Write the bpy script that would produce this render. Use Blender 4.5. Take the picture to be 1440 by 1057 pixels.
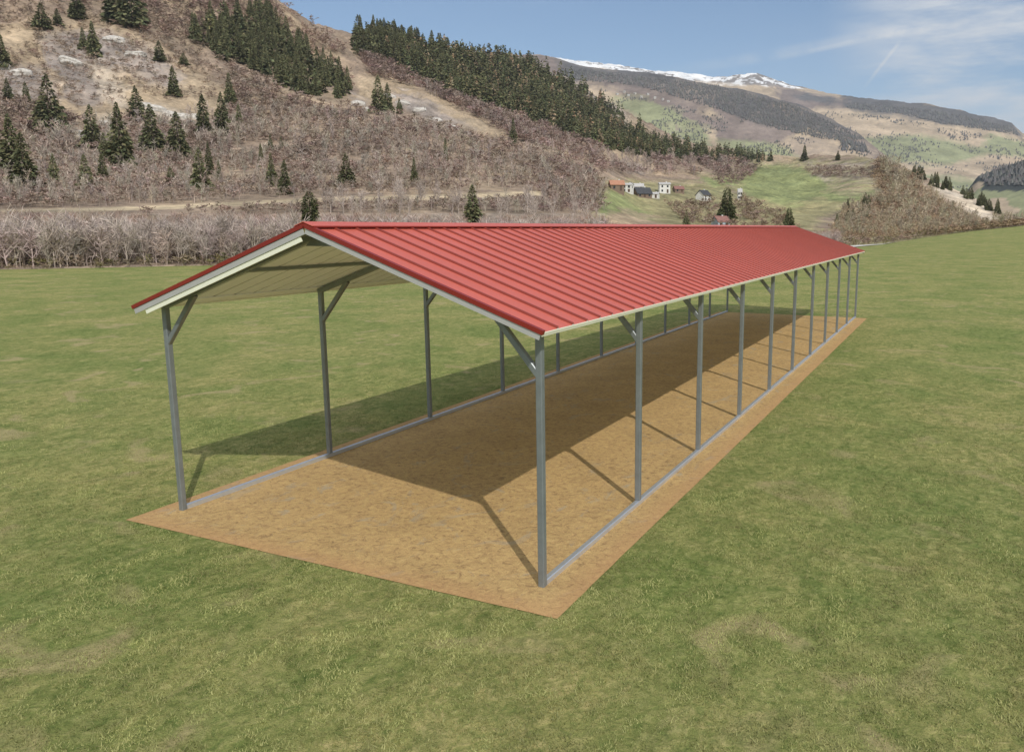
import bpy, math, random
import numpy as np
from mathutils import Vector, Matrix

random.seed(7)
RNG = np.random.default_rng(7)
for o in list(bpy.data.objects):
    bpy.data.objects.remove(o, do_unlink=True)
SC = bpy.context.scene
COL = SC.collection

# ---------------------------------------------------------------- camera
K = 1.6
CAM = np.array([2.1071 * K, -3.8334 * K, 2.0936 * K])
YAW, PIT, FPX = -0.4266, 0.1608, 1105.9
CX, CY, FH = 720 + 122.13, 528.5 - 29.81, 1121.0      # centre of projection of the (cropped) photograph
cam_d = bpy.data.cameras.new('camera')
cam_d.sensor_width = 36.0
cam_d.lens = 36.0 * FPX / 1440.0
cam_d.shift_x = -122.13 / 1440
cam_d.shift_y = -29.81 / 1440
cam_d.clip_start = 0.1
cam_d.clip_end = 30000
cam = bpy.data.objects.new('camera', cam_d)
COL.objects.link(cam)
cam.location = CAM
cam.rotation_euler = (math.pi / 2 - PIT, 0, -YAW)
SC.camera = cam
SC.render.resolution_x = 1024
SC.render.resolution_y = 751

# ---------------------------------------------------------------- light
SUN_TO = Vector((0.8413, -0.8209, 1.0)).normalized()
SUN_EL = math.asin(SUN_TO.z)
SUN_AZ = math.atan2(SUN_TO.x, SUN_TO.y)
w = bpy.data.worlds.new("World")
SC.world = w
w.use_nodes = True
sd = bpy.data.lights.new('sun', 'SUN')
sd.energy = 3.6
sd.angle = math.radians(0.5)
sd.color = (1.0, 0.95, 0.87)
sun = bpy.data.objects.new('sun', sd)
COL.objects.link(sun)
sun.rotation_euler = SUN_TO.to_track_quat('Z', 'Y').to_euler()
SC.view_settings.view_transform = 'Standard'
SC.view_settings.look = 'None'
SC.view_settings.exposure = -0.25
SC.view_settings.gamma = 1.0
SC.view_settings.use_curve_mapping = False


def pix_dir(x, y):
    """unit view direction of a photograph point; used only to measure bearings"""
    F = np.array([math.sin(YAW) * math.cos(PIT), math.cos(YAW) * math.cos(PIT), -math.sin(PIT)])
    R = np.array([math.cos(YAW), -math.sin(YAW), 0])
    U = np.cross(R, F)
    d = F * FPX + R * (x - CX) + U * (CY - y)
    return d / np.linalg.norm(d)


def ang(x, y):
    """bearing relative to the camera heading and tangent of the elevation"""
    x = np.asarray(x, float); y = np.asarray(y, float)
    X = x - CX; Y = CY - y
    hf = FPX * math.cos(PIT) + Y * math.sin(PIT)
    up = Y * math.cos(PIT) - FPX * math.sin(PIT)
    return np.arctan2(X, hf), up / np.hypot(X, hf)


def unang(az, te):
    t = np.asarray(te) / np.cos(az)          # up/hf
    cp, sp = math.cos(PIT), math.sin(PIT)
    Y = FPX * (t * cp + sp) / (cp - t * sp)
    hf = FPX * cp + Y * sp
    return CX + np.tan(az) * hf, CY - Y


# sky: nishita + thin cirrus and two contrails laid out by direction
def build_world():
    nt = w.node_tree
    N = nt.nodes; L = nt.links
    N.clear()
    out = N.new('ShaderNodeOutputWorld'); bg = N.new('ShaderNodeBackground')
    sky = N.new('ShaderNodeTexSky')
    sky.sky_type = 'NISHITA'; sky.sun_disc = False
    sky.sun_elevation = SUN_EL; sky.sun_rotation = SUN_AZ
    sky.altitude = 600; sky.air_density = 1.0; sky.dust_density = 0.15; sky.ozone_density = 1.3
    bg.inputs[1].default_value = 0.129
    tc = N.new('ShaderNodeTexCoord')

    def math_(op, a, b=None, c=None, clamp=False):
        n = N.new('ShaderNodeMath'); n.operation = op; n.use_clamp = clamp
        for i, v in enumerate((a, b, c)):
            if v is None: continue
            if hasattr(v, 'is_linked'): L.new(v, n.inputs[i])
            else: n.inputs[i].default_value = v
        return n.outputs[0]

    def dot(v):
        n = N.new('ShaderNodeVectorMath'); n.operation = 'DOT_PRODUCT'
        L.new(tc.outputs['Generated'], n.inputs[0]); n.inputs[1].default_value = tuple(v)
        return n.outputs['Value']

    def noise(scale, det, sc=(1, 1, 1), rough=0.6):
        m = N.new('ShaderNodeMapping'); m.inputs['Scale'].default_value = sc
        L.new(tc.outputs['Generated'], m.inputs[0])
        n = N.new('ShaderNodeTexNoise'); n.inputs['Scale'].default_value = scale
        n.inputs['Detail'].default_value = det; n.inputs['Roughness'].default_value = rough
        L.new(m.outputs[0], n.inputs['Vector'])
        return n.outputs[0]

    def sstep(v, a, b):
        n = N.new('ShaderNodeMapRange'); n.interpolation_type = 'SMOOTHSTEP'
        L.new(v, n.inputs[0]); n.inputs[1].default_value = a; n.inputs[2].default_value = b
        return n.outputs[0]

    def trail(p, q, wid, amp, f0, f1):
        d1 = pix_dir(*p); d2 = pix_dir(*q)
        n = np.cross(d1, d2); n /= np.linalg.norm(n)
        t = d2 - d1; t /= np.linalg.norm(t)
        dist = math_('ABSOLUTE', math_('ADD', dot(n), math_('MULTIPLY', math_('SUBTRACT', noise(9, 3), 0.5), wid * 1.2)))
        m = math_('SUBTRACT', 1.0, sstep(dist, wid * 0.15, wid))
        a = float(np.dot(d1, t)); b = float(np.dot(d2, t)); le = b - a
        tt = dot(t)
        m = math_('MULTIPLY', m, sstep(tt, a, a + le * f0))
        m = math_('MULTIPLY', m, math_('SUBTRACT', 1.0, sstep(tt, b - le * f1, b)))
        m = math_('MULTIPLY', m, sstep(noise(30, 4), 0.2, 0.6))
        return math_('MULTIPLY', m, amp)
    m1 = trail((900, 108), (1400, 22), 0.0095, 0.27, 0.45, 0.25)
    m1b = trail((1060, 90), (1330, 33), 0.0045, 0.22, 0.4, 0.3)
    m2 = trail((1208, 134), (1268, 56), 0.0030, 0.32, 0.5, 0.12)
    c0 = dot(pix_dir(1440, 8))
    base = sstep(c0, 0.978, 1.0005)
    streak = sstep(noise(4.2, 7, (1, 1, 5.0), 0.6), 0.40, 0.66)
    m3 = math_('MULTIPLY', math_('MULTIPLY', base, streak), 1.0)
    wide = math_('MULTIPLY', sstep(noise(1.7, 5, (1, 1, 4)), 0.5, 0.85), 0.10)
    # unseen broken cloud overhead and behind the viewer, added to lift ambient fill
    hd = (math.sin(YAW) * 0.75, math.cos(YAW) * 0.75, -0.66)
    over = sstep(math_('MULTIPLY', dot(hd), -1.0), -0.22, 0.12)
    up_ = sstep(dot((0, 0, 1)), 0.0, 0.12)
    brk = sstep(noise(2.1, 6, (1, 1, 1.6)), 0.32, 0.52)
    fill_cloud = math_('MULTIPLY', math_('MULTIPLY', over, up_), brk)
    wide = math_('ADD', wide, fill_cloud)
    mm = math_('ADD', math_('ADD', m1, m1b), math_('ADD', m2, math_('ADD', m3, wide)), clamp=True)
    mix = N.new('ShaderNodeMixRGB')
    tn = N.new('ShaderNodeMixRGB'); tn.blend_type = 'MULTIPLY'; tn.inputs[0].default_value = 1; tn.inputs[2].default_value = (0.87, 0.965, 1.02, 1)
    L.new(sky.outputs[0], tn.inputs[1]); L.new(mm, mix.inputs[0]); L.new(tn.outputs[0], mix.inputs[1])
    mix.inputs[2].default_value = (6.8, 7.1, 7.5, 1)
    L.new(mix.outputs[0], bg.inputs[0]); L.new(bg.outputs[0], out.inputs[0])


build_world()

# ---------------------------------------------------------------- helpers
def tag(o, label=None, cat=None, group=None, kind=None):
    if label: o['label'] = label
    if cat: o['category'] = cat
    if group: o['group'] = group
    if kind: o['kind'] = kind
    return o


def empty(name, loc):
    o = bpy.data.objects.new(name, None)
    COL.objects.link(o); o.location = loc
    o.empty_display_size = 0.3
    return o


def npmesh(name, V, T, mat=None, parent=None, cols=None, smooth=False):
    """V (n,3), T (m,3 or 4) -> one linked mesh object"""
    V = np.ascontiguousarray(V, dtype=np.float32); T = np.ascontiguousarray(T, dtype=np.int32)
    me = bpy.data.meshes.new(name)
    k = T.shape[1]
    me.vertices.add(len(V)); me.vertices.foreach_set('co', V.ravel())
    me.loops.add(T.size); me.loops.foreach_set('vertex_index', T.ravel())
    me.polygons.add(len(T))
    me.polygons.foreach_set('loop_start', np.arange(0, T.size, k, dtype=np.int32))
    me.polygons.foreach_set('loop_total', np.full(len(T), k, dtype=np.int32))
    if smooth: me.polygons.foreach_set('use_smooth', np.ones(len(T), dtype=bool))
    if cols is not None:
        a = me.attributes.new('Col', 'FLOAT_COLOR', 'POINT')
        c = np.ones((len(V), 4), dtype=np.float32); c[:, :3] = cols
        a.data.foreach_set('color', c.ravel())
    me.update(calc_edges=True)
    if mat: me.materials.append(mat)
    o = bpy.data.objects.new(name, me)
    COL.objects.link(o)
    if parent: o.parent = parent
    return o


class MB:
    def __init__(s): s.v = []; s.f = []
    def add(s, vs, fs):
        b = len(s.v); s.v += [tuple(v) for v in vs]; s.f += [tuple(b + i for i in f) for f in fs]
    def box(s, x0, x1, y0, y1, z0, z1):
        s.add([(x0, y0, z0), (x1, y0, z0), (x1, y1, z0), (x0, y1, z0), (x0, y0, z1), (x1, y0, z1), (x1, y1, z1), (x0, y1, z1)],
              [(0, 3, 2, 1), (4, 5, 6, 7), (0, 1, 5, 4), (1, 2, 6, 5), (2, 3, 7, 6), (3, 0, 4, 7)])
    def tube(s, p, q, wx, up=(0, 1, 0), h=None, bev=0.12):
        """square tube with chamfered edges from p to q"""
        p = Vector(p); q = Vector(q); d = (q - p).normalized()
        a = Vector(up); a = (a - d * a.dot(d)).normalized(); b = d.cross(a)
        h = h or wx
        c = bev * wx
        prof = [(-wx / 2 + c, -h / 2), (wx / 2 - c, -h / 2), (wx / 2, -h / 2 + c), (wx / 2, h / 2 - c),
                (wx / 2 - c, h / 2), (-wx / 2 + c, h / 2), (-wx / 2, h / 2 - c), (-wx / 2, -h / 2 + c)]
        vs = [p + a * u + b * v for u, v in prof] + [q + a * u + b * v for u, v in prof]
        n = 8
        fs = [tuple(range(n))[::-1], tuple(range(n, 2 * n))] + [(i, (i + 1) % n, n + (i + 1) % n, n + i) for i in range(n)]
        s.add(vs, fs)
    def build(s, name, mat, parent=None):
        me = bpy.data.meshes.new(name); me.from_pydata(s.v, [], s.f); me.materials.append(mat)
        import bmesh
        bm = bmesh.new(); bm.from_mesh(me); bmesh.ops.recalc_face_normals(bm, faces=bm.faces); bm.to_mesh(me); bm.free()
        o = bpy.data.objects.new(name, me); COL.objects.link(o)
        if parent: o.parent = parent
        return o


# ---- numpy noise
_P = np.random.default_rng(3).permutation(512).astype(np.int64)
_P = np.concatenate([_P, _P, _P])
_G = np.random.default_rng(4).uniform(-1, 1, 512)
def vnoise(x, y):
    xi = np.floor(x).astype(np.int64); yi = np.floor(y).astype(np.int64)
    fx = x - xi; fy = y - yi
    fx = fx * fx * fx * (fx * (fx * 6 - 15) + 10); fy = fy * fy * fy * (fy * (fy * 6 - 15) + 10)
    def g(a, b): return _G[_P[(_P[a & 511] + b) & 511]]
    a = g(xi, yi); b = g(xi + 1, yi); c = g(xi, yi + 1); d = g(xi + 1, yi + 1)
    return (a + (b - a) * fx) * (1 - fy) + (c + (d - c) * fx) * fy
def fbm(x, y, o=4, g=0.5):
    r = np.zeros(np.broadcast(x, y).shape); a = 1.0; t = 0
    for i in range(o):
        r += a * vnoise(x * 2 ** i + 17.3 * i, y * 2 ** i - 9.1 * i); t += a; a *= g
    return r / t
def sst(v, a, b):
    t = np.clip((v - a) / (b - a), 0, 1); return t * t * (3 - 2 * t)


# ---------------------------------------------------------------- materials
def newmat(name):
    m = bpy.data.materials.new(name); m.use_nodes = True
    nt = m.node_tree; b = nt.nodes['Principled BSDF']
    return m, nt, b
def nnode(nt, kind, **kw):
    n = nt.nodes.new(kind)
    for k, v in kw.items(): setattr(n, k, v)
    return n
def noise_of(nt, vec, scale, detail=4, rough=0.6, dist=0.0, mscale=None):
    if mscale:
        m = nnode(nt, 'ShaderNodeMapping'); m.inputs['Scale'].default_value = mscale
        nt.links.new(vec, m.inputs[0]); vec = m.outputs[0]
    n = nnode(nt, 'ShaderNodeTexNoise'); n.inputs['Scale'].default_value = scale
    n.inputs['Detail'].default_value = detail; n.inputs['Roughness'].default_value = rough
    n.inputs['Distortion'].default_value = dist
    nt.links.new(vec, n.inputs['Vector']); return n.outputs[0]
def ramp(nt, fac, stops):
    r = nnode(nt, 'ShaderNodeValToRGB')
    e = r.color_ramp.elements
    while len(e) < len(stops): e.new(0.5)
    for i, (p, c) in enumerate(stops):
        e[i].position = p; e[i].color = (c[0], c[1], c[2], 1) if not isinstance(c, (int, float)) else (c, c, c, 1)
    nt.links.new(fac, r.inputs[0]); return r.outputs[0]
def mixc(nt, fac, a, b, mode='MIX'):
    m = nnode(nt, 'ShaderNodeMixRGB', blend_type=mode)
    for i, v in enumerate((fac, a, b)):
        if hasattr(v, 'is_linked'): nt.links.new(v, m.inputs[i])
        elif i == 0: m.inputs[0].default_value = v
        else: m.inputs[i].default_value = (v[0], v[1], v[2], 1)
    return m.outputs[0]
def bump(nt, b, h, strength, dist):
    n = nnode(nt, 'ShaderNodeBump'); n.inputs['Strength'].default_value = strength
    n.inputs['Distance'].default_value = dist
    nt.links.new(h, n.inputs['Height']); nt.links.new(n.outputs[0], b.inputs['Normal'])

def mat_simple(name, col, rough=0.6, metal=0.0, var=0.15, vscale=6.0, spec=0.5, bmp=0.0):
    m, nt, b = newmat(name)
    geo = nnode(nt, 'ShaderNodeNewGeometry')
    n = noise_of(nt, geo.outputs['Position'], vscale, 5)
    c = ramp(nt, n, [(0.3, [v * (1 - var) for v in col]), (0.7, [min(1, v * (1 + var)) for v in col])])
    nt.links.new(c, b.inputs['Base Color'])
    b.inputs['Roughness'].default_value = rough; b.inputs['Metallic'].default_value = metal
    b.inputs['Specular IOR Level'].default_value = spec
    if bmp: bump(nt, b, n, bmp, 0.02)
    return m

def mat_field():
    m, nt, b = newmat('field_grass')
    geo = nnode(nt, 'ShaderNodeNewGeometry'); P = geo.outputs['Position']
    big = noise_of(nt, P, 0.35, 4, 0.6, 0.6)
    mid = noise_of(nt, P, 1.9, 5, 0.62, 0.8)
    fine = noise_of(nt, P, 11, 7, 0.70, 0.9)
    blade = noise_of(nt, P, 85, 3, 0.7)
    c = ramp(nt, fine, [(0.36, (0.122, 0.175, 0.046)), (0.5, (0.252, 0.267, 0.085)), (0.68, (0.429, 0.404, 0.172))])
    c2 = ramp(nt, mid, [(0.30, (0.161, 0.202, 0.058)), (0.52, (0.268, 0.277, 0.092)), (0.72, (0.409, 0.366, 0.156))])
    c = mixc(nt, 0.38, c, c2)
    blot = noise_of(nt, P, 4.5, 4, 0.6, 1.5, (1.0, 0.6, 1))
    c = mixc(nt, 1.0, c, ramp(nt, blot, [(0.34, (0.74, 0.80, 0.74)), (0.64, (1.28, 1.19, 1.30))]), 'MULTIPLY')
    c3 = ramp(nt, big, [(0.36, (0.72, 0.84, 0.72)), (0.62, (1.10, 1.04, 1.08))])
    c = mixc(nt, 1.0, c, c3, 'MULTIPLY')
    # dry straw spots
    sp = noise_of(nt, P, 0.85, 3, 0.5, 1.2)
    f = ramp(nt, sp, [(0.585, 0.0), (0.71, 0.62)])
    c = mixc(nt, f, c, (0.44, 0.35, 0.19))
    f2 = ramp(nt, blade, [(0.3, 0.72), (0.7, 1.25)])
    c = mixc(nt, 1.0, c, f2, 'MULTIPLY')
    nt.links.new(c, b.inputs['Base Color'])
    b.inputs['Roughness'].default_value = 0.95; b.inputs['Specular IOR Level'].default_value = 0.15
    bump(nt, b, fine, 0.8, 0.05)
    return m

def mat_pad():
    m, nt, b = newmat('pad_gravel')
    geo = nnode(nt, 'ShaderNodeNewGeometry'); P = geo.outputs['Position']
    a = noise_of(nt, P, 13, 7, 0.72, 0.8, (1, 1.0, 1))
    d = noise_of(nt, P, 1.3, 4, 0.6, 0.5)
    g = noise_of(nt, P, 70, 4, 0.7)
    c = ramp(nt, a, [(0.33, (0.30, 0.198, 0.097)), (0.46, (0.514, 0.34, 0.156)), (0.62, (0.601, 0.419, 0.184)), (0.78, (0.679, 0.506, 0.267))])
    gg = mixc(nt, 1.0, c, ramp(nt, g, [(0.3, 0.76), (0.7, 1.2)]), 'MULTIPLY')
    # greyish stony patches
    s = noise_of(nt, P, 1.1, 5, 0.7, 1.8, (1.6, 1, 1))
    f = ramp(nt, s, [(0.57, 0.0), (0.68, 0.62)])
    gg = mixc(nt, f, gg, (0.40, 0.35, 0.27))
    gg = mixc(nt, 1.0, gg, ramp(nt, d, [(0.3, 0.9), (0.7, 1.08)]), 'MULTIPLY')
    # redder border of bare earth
    sep = nnode(nt, 'ShaderNodeSeparateXYZ'); nt.links.new(P, sep.inputs[0])
    def edge(v, lim, sgn):
        mm = nnode(nt, 'ShaderNodeMath', operation='SUBTRACT')
        nt.links.new(v, mm.inputs[0]); mm.inputs[1].default_value = lim
        m2 = nnode(nt, 'ShaderNodeMath', operation='MULTIPLY'); m2.inputs[1].default_value = sgn
        nt.links.new(mm.outputs[0], m2.inputs[0]); return m2.outputs[0]
    def mn(p, q):
        mm = nnode(nt, 'ShaderNodeMath', operation='MINIMUM'); nt.links.new(p, mm.inputs[0]); nt.links.new(q, mm.inputs[1]); return mm.outputs[0]
    e = mn(mn(edge(sep.outputs[0], PAD[0], 1), edge(sep.outputs[0], PAD[1], -1)), mn(edge(sep.outputs[1], PAD[2], 1), edge(sep.outputs[1], PAD[3], -1)))
    f = ramp(nt, e, [(0.0, 0.65), (0.30, 0.0)])
    gg = mixc(nt, f, gg, (0.50, 0.29, 0.14))
    nt.links.new(gg, b.inputs['Base Color'])
    b.inputs['Roughness'].default_value = 0.95; b.inputs['Specular IOR Level'].default_value = 0.15
    bump(nt, b, a, 0.7, 0.035)
    return m

def mat_cover(name, nscale, lo=0.72, hi=1.28, bs=0.6, bd=3.0):
    """land cover colour of each patch of ground, broken up by noise"""
    m, nt, b = newmat(name)
    at = nnode(nt, 'ShaderNodeAttribute', attribute_name='Col')
    geo = nnode(nt, 'ShaderNodeNewGeometry')
    n = noise_of(nt, geo.outputs['Position'], nscale, 9, 0.7, 0.4)
    n2 = noise_of(nt, geo.outputs['Position'], nscale * 9, 5, 0.7)
    c = mixc(nt, 1.0, at.outputs['Color'], ramp(nt, n, [(0.32, lo), (0.68, hi)]), 'MULTIPLY')
    c = mixc(nt, 1.0, c, ramp(nt, n2, [(0.3, (lo, lo, lo * 1.02)), (0.7, (hi, hi * 0.98, hi * 0.95))]), 'MULTIPLY')
    nt.links.new(c, b.inputs['Base Color'])
    b.inputs['Roughness'].default_value = 1.0; b.inputs['Specular IOR Level'].default_value = 0.05
    bump(nt, b, n, bs, bd)
    return m

def mat_plant(name, rough=0.9, transl=0.0, objvar=0.25):
    m, nt, b = newmat(name)
    at = nnode(nt, 'ShaderNodeAttribute', attribute_name='Col')
    oi = nnode(nt, 'ShaderNodeObjectInfo')
    c = mixc(nt, 1.0, at.outputs['Color'], ramp(nt, oi.outputs['Random'], [(0.0, 1 - objvar), (1.0, 1 + objvar)]), 'MULTIPLY')
    nt.links.new(c, b.inputs['Base Color'])
    b.inputs['Roughness'].default_value = rough; b.inputs['Specular IOR Level'].default_value = 0.15
    return m

def mat_roof(name, base, dark, rib=True):
    """painted sheet steel; base colour weathered a little"""
    m, nt, b = newmat(name)
    geo = nnode(nt, 'ShaderNodeNewGeometry'); P = geo.outputs['Position']
    n = noise_of(nt, P, 0.9, 5, 0.6, 0.3)
    n2 = noise_of(nt, P, 40, 3, 0.6)
    c = mixc(nt, 1.0, base, ramp(nt, n, [(0.3, 0.93), (0.7, 1.06)]), 'MULTIPLY')
    c = mixc(nt, 1.0, c, ramp(nt, n2, [(0.3, 0.97), (0.7, 1.03)]), 'MULTIPLY')
    nt.links.new(c, b.inputs['Base Color'])
    b.inputs['Roughness'].default_value = 0.42; b.inputs['Specular IOR Level'].default_value = 0.4
    return m

PX0, PX1, PY0, PY1 = -(3.0527 + 0.205) * K, 0.2581 * K, -0.31 * K, (15.24 + 0.032) * K
PAD = (PX0, PX1, PY0, PY1)
M_FIELD = mat_field(); M_PAD = mat_pad()
M_RED = mat_roof('red_painted_steel', (0.60, 0.133, 0.092), None)
M_RIB = mat_roof('dark_red_rib', (0.24, 0.036, 0.020), None)  # ribs get a darker red than the flat sheet
M_REDTRIM = mat_roof('red_trim_paint', (0.235, 0.022, 0.014), None)
M_WHITE = mat_simple('white_trim_paint', (0.43, 0.43, 0.42), 0.5, 0, 0.03)
M_CREAM = mat_simple('cream_trim_paint', (0.86, 0.87, 0.72), 0.5, 0, 0.03)
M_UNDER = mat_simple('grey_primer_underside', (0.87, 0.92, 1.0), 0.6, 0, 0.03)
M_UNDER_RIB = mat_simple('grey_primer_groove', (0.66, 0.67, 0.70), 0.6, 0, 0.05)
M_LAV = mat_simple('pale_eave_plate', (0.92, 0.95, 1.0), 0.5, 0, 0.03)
M_STEEL = mat_simple('galvanised_tube', (0.23, 0.255, 0.265), 0.42, 0.35, 0.10, 9.0)
M_RAIL = mat_simple('galvanised_rail', (0.60, 0.635, 0.69), 0.30, 0.6, 0.05, 5.0)
M_NEAR = mat_cover('hillside_cover', 0.05, 0.70, 1.30, 0.7, 2.0)
M_FAR = mat_cover('far_mountain_cover', 0.006, 0.80, 1.20, 0.5, 12.0)
M_CON = mat_plant('conifer_needles'); M_BARK = mat_plant('bark'); M_BARE = mat_plant('bare_branches', objvar=0.15)

# ---------------------------------------------------------------- terrain
def curve(pts):
    """[(x, y, distance)] measured bearings -> az, tan(elev), r"""
    a = np.array(pts, float); az, te = ang(a[:, 0], a[:, 1])
    i = np.argsort(az); return az[i], te[i], a[i, 2]

def loft_eval(curves, az, r, back=(1.4, 0.55)):
    """height above z=0 of a terrain lofted through the curves; pchip in r"""
    R = []; Z = []
    for c in curves:
        caz, cte, cr = c
        te = np.interp(az, caz, cte); rr = np.interp(az, caz, cr)
        R.append(rr); Z.append(CAM[2] + rr * te)
    for bm, bz in ((1.25, 0.86), (1.8, 0.35)):
        R.append(R[len(curves) - 1] * bm); Z.append(Z[len(curves) - 1] * bz)
    R = np.array(R); Z = np.array(Z)                 # (K, n)
    h = np.diff(R, axis=0); d = np.diff(Z, axis=0) / h
    m = np.zeros_like(Z)
    for k in range(1, len(Z) - 1):
        same = d[k - 1] * d[k] > 0
        w1 = 2 * h[k] + h[k - 1]; w2 = h[k] + 2 * h[k - 1]
        with np.errstate(all='ignore'):
            mk = (w1 + w2) / (w1 / d[k - 1] + w2 / d[k])
        m[k] = np.where(same, mk, 0)
    m[0] = d[0] * 0.5; m[-1] = d[-1]
    out = np.zeros_like(az)
    out[:] = Z[0]
    for k in range(len(Z) - 1):
        t = (r - R[k]) / h[k]
        s = (t >= 0) & (t <= 1) if k else (t <= 1)
        t = np.clip(t, 0, 1)
        v = (2 * t**3 - 3 * t**2 + 1) * Z[k] + (t**3 - 2 * t**2 + t) * h[k] * m[k] + (-2 * t**3 + 3 * t**2) * Z[k + 1] + (t**3 - t**2) * h[k] * m[k + 1]
        out = np.where(s, v, out)
    out = np.where(r > R[-1], Z[-1], out)
    return out, R

def field_r(y): return CAM[2] * FH / (y - 321.3)
FOOT = [(-2400, 384, 0), (-700, 382, 0), (0, 379, 0), (200, 375, 0), (430, 371, 0), (600, 366, 0), (800, 360, 0), (900, 356, 0), (1000, 353, 0), (1100, 350, 0), (1170, 347.5, 0)]
FOOT = [(x, y, -1) for x, y, _ in FOOT] + [(1240, 344, 178), (1300, 334, 205), (1360, 325.5, 235), (1440, 317, 265), (1560, 306, 300), (1900, 300, 330), (2600, 300, 350)]
def foot_curve():
    a = []
    for x, y, r in FOOT:
        if r < 0:
            az, te = ang(x, y); r = CAM[2] / -float(te)
        a.append((x, y, r))
    return curve(a)
C0 = foot_curve()
C1 = curve([(-2400, 300, 190), (0, 298, 150), (200, 293, 150), (430, 284, 160), (600, 279, 170), (750, 276, 195), (850, 285, 235), (900, 300, 265), (1000, 306, 300), (1100, 311, 320), (1170, 318, 310), (1240, 324, 300), (1300, 318, 330), (1380, 314, 370), (1440, 311, 380), (1900, 290, 480), (2600, 290, 480)])
C2 = curve([(-2400, 240, 360), (0, 230, 300), (200, 225, 310), (430, 215, 330), (600, 215, 360), (750, 215, 420), (850, 240, 440), (900, 264, 450), (1000, 270, 500), (1100, 283, 520), (1200, 285, 470), (1300, 285, 440), (1380, 305, 440), (1440, 309, 430), (1900, 280, 600), (2600, 280, 600)])
C3 = curve([(-2400, 120, 560), (0, 110, 480), (200, 105, 500), (430, 115, 560), (600, 130, 640), (750, 160, 760), (850, 192, 850), (900, 212, 800), (1000, 236, 800), (1100, 240, 780), (1200, 243, 640), (1300, 268, 520), (1380, 300, 500), (1440, 309, 470), (1900, 275, 700), (2600, 275, 700)])
C4 = curve([(-2400, -150, 900), (-700, -230, 950), (0, -150, 860), (200, -80, 800), (300, -35, 780), (375, 4, 780), (440, 42, 820), (500, 58, 880), (600, 78, 950), (700, 96, 1050), (800, 116, 1150), (850, 150, 1220), (900, 178, 1280), (950, 203, 1340), (1000, 217, 1350), (1060, 224, 1200), (1100, 226, 1080), (1180, 226, 900), (1235, 226, 700), (1280, 242, 640), (1310, 252, 600), (1350, 270, 580), (1390, 289, 560), (1412, 301, 540), (1440, 308, 520), (1900, 270, 900), (2600, 270, 900)])
NEARC = [C0, C1, C2, C3, C4]

def near_z(az, r, detail=True):
    z, R = loft_eval(NEARC, az, r)
    if detail:
        X = r * np.sin(az); Y = r * np.cos(az)
        on = sst(r, R[0] + 15, R[0] + 110)
        side = 1 - 0.75 * sst(az, 0.226, 0.357)
        big = fbm(X / 95 + 3, Y / 95, 4)
        rid = 1 - np.abs(fbm(X / 42 - 7, Y / 42 + 2, 5, 0.55)) * 2
        small = fbm(X / 11, Y / 11, 4, 0.6)
        px, py = unang(az, (z - CAM[2]) / np.maximum(r, 1))
        rocky = np.exp(-((px - 130) / 190) ** 2 - ((py - 100) / 80) ** 2)
        rocky = np.clip(rocky + 0.7 * np.exp(-((py - (120 + (px - 500) * 0.34)) / 22) ** 2) * sst(px, 470, 520) * (1 - sst(px, 700, 760)), 0, 1)
        z = z + on * side * r * (0.011 * big + 0.0035 * small + 0.010 * (rid - 0.6) * (0.25 + rocky))
    return z

def to_world(az, r, z):
    a = YAW + az
    return np.stack([CAM[0] + r * np.sin(a), CAM[1] + r * np.cos(a), z], -1)

def inpoly(px, py, poly):
    r = np.zeros(px.shape, bool); n = len(poly); j = n - 1
    for i in range(n):
        xi, yi = poly[i]; xj, yj = poly[j]
        with np.errstate(all='ignore'):
            c = ((yi > py) != (yj > py)) & (px < (xj - xi) * (py - yi) / (yj - yi) + xi)
        r ^= c; j = i
    return r

def polar_grid(az0, az1, naz, rfun):
    az = np.linspace(az0, az1, naz)
    rr = rfun(az)                                   # (nr, naz)
    A = np.broadcast_to(az, rr.shape)
    nr = rr.shape[0]
    idx = np.arange(nr * naz).reshape(nr, naz)
    T = np.stack([idx[:-1, :-1], idx[:-1, 1:], idx[1:, 1:], idx[1:, :-1]], -1).reshape(-1, 4)
    return A.ravel(), rr.ravel(), T

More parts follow.
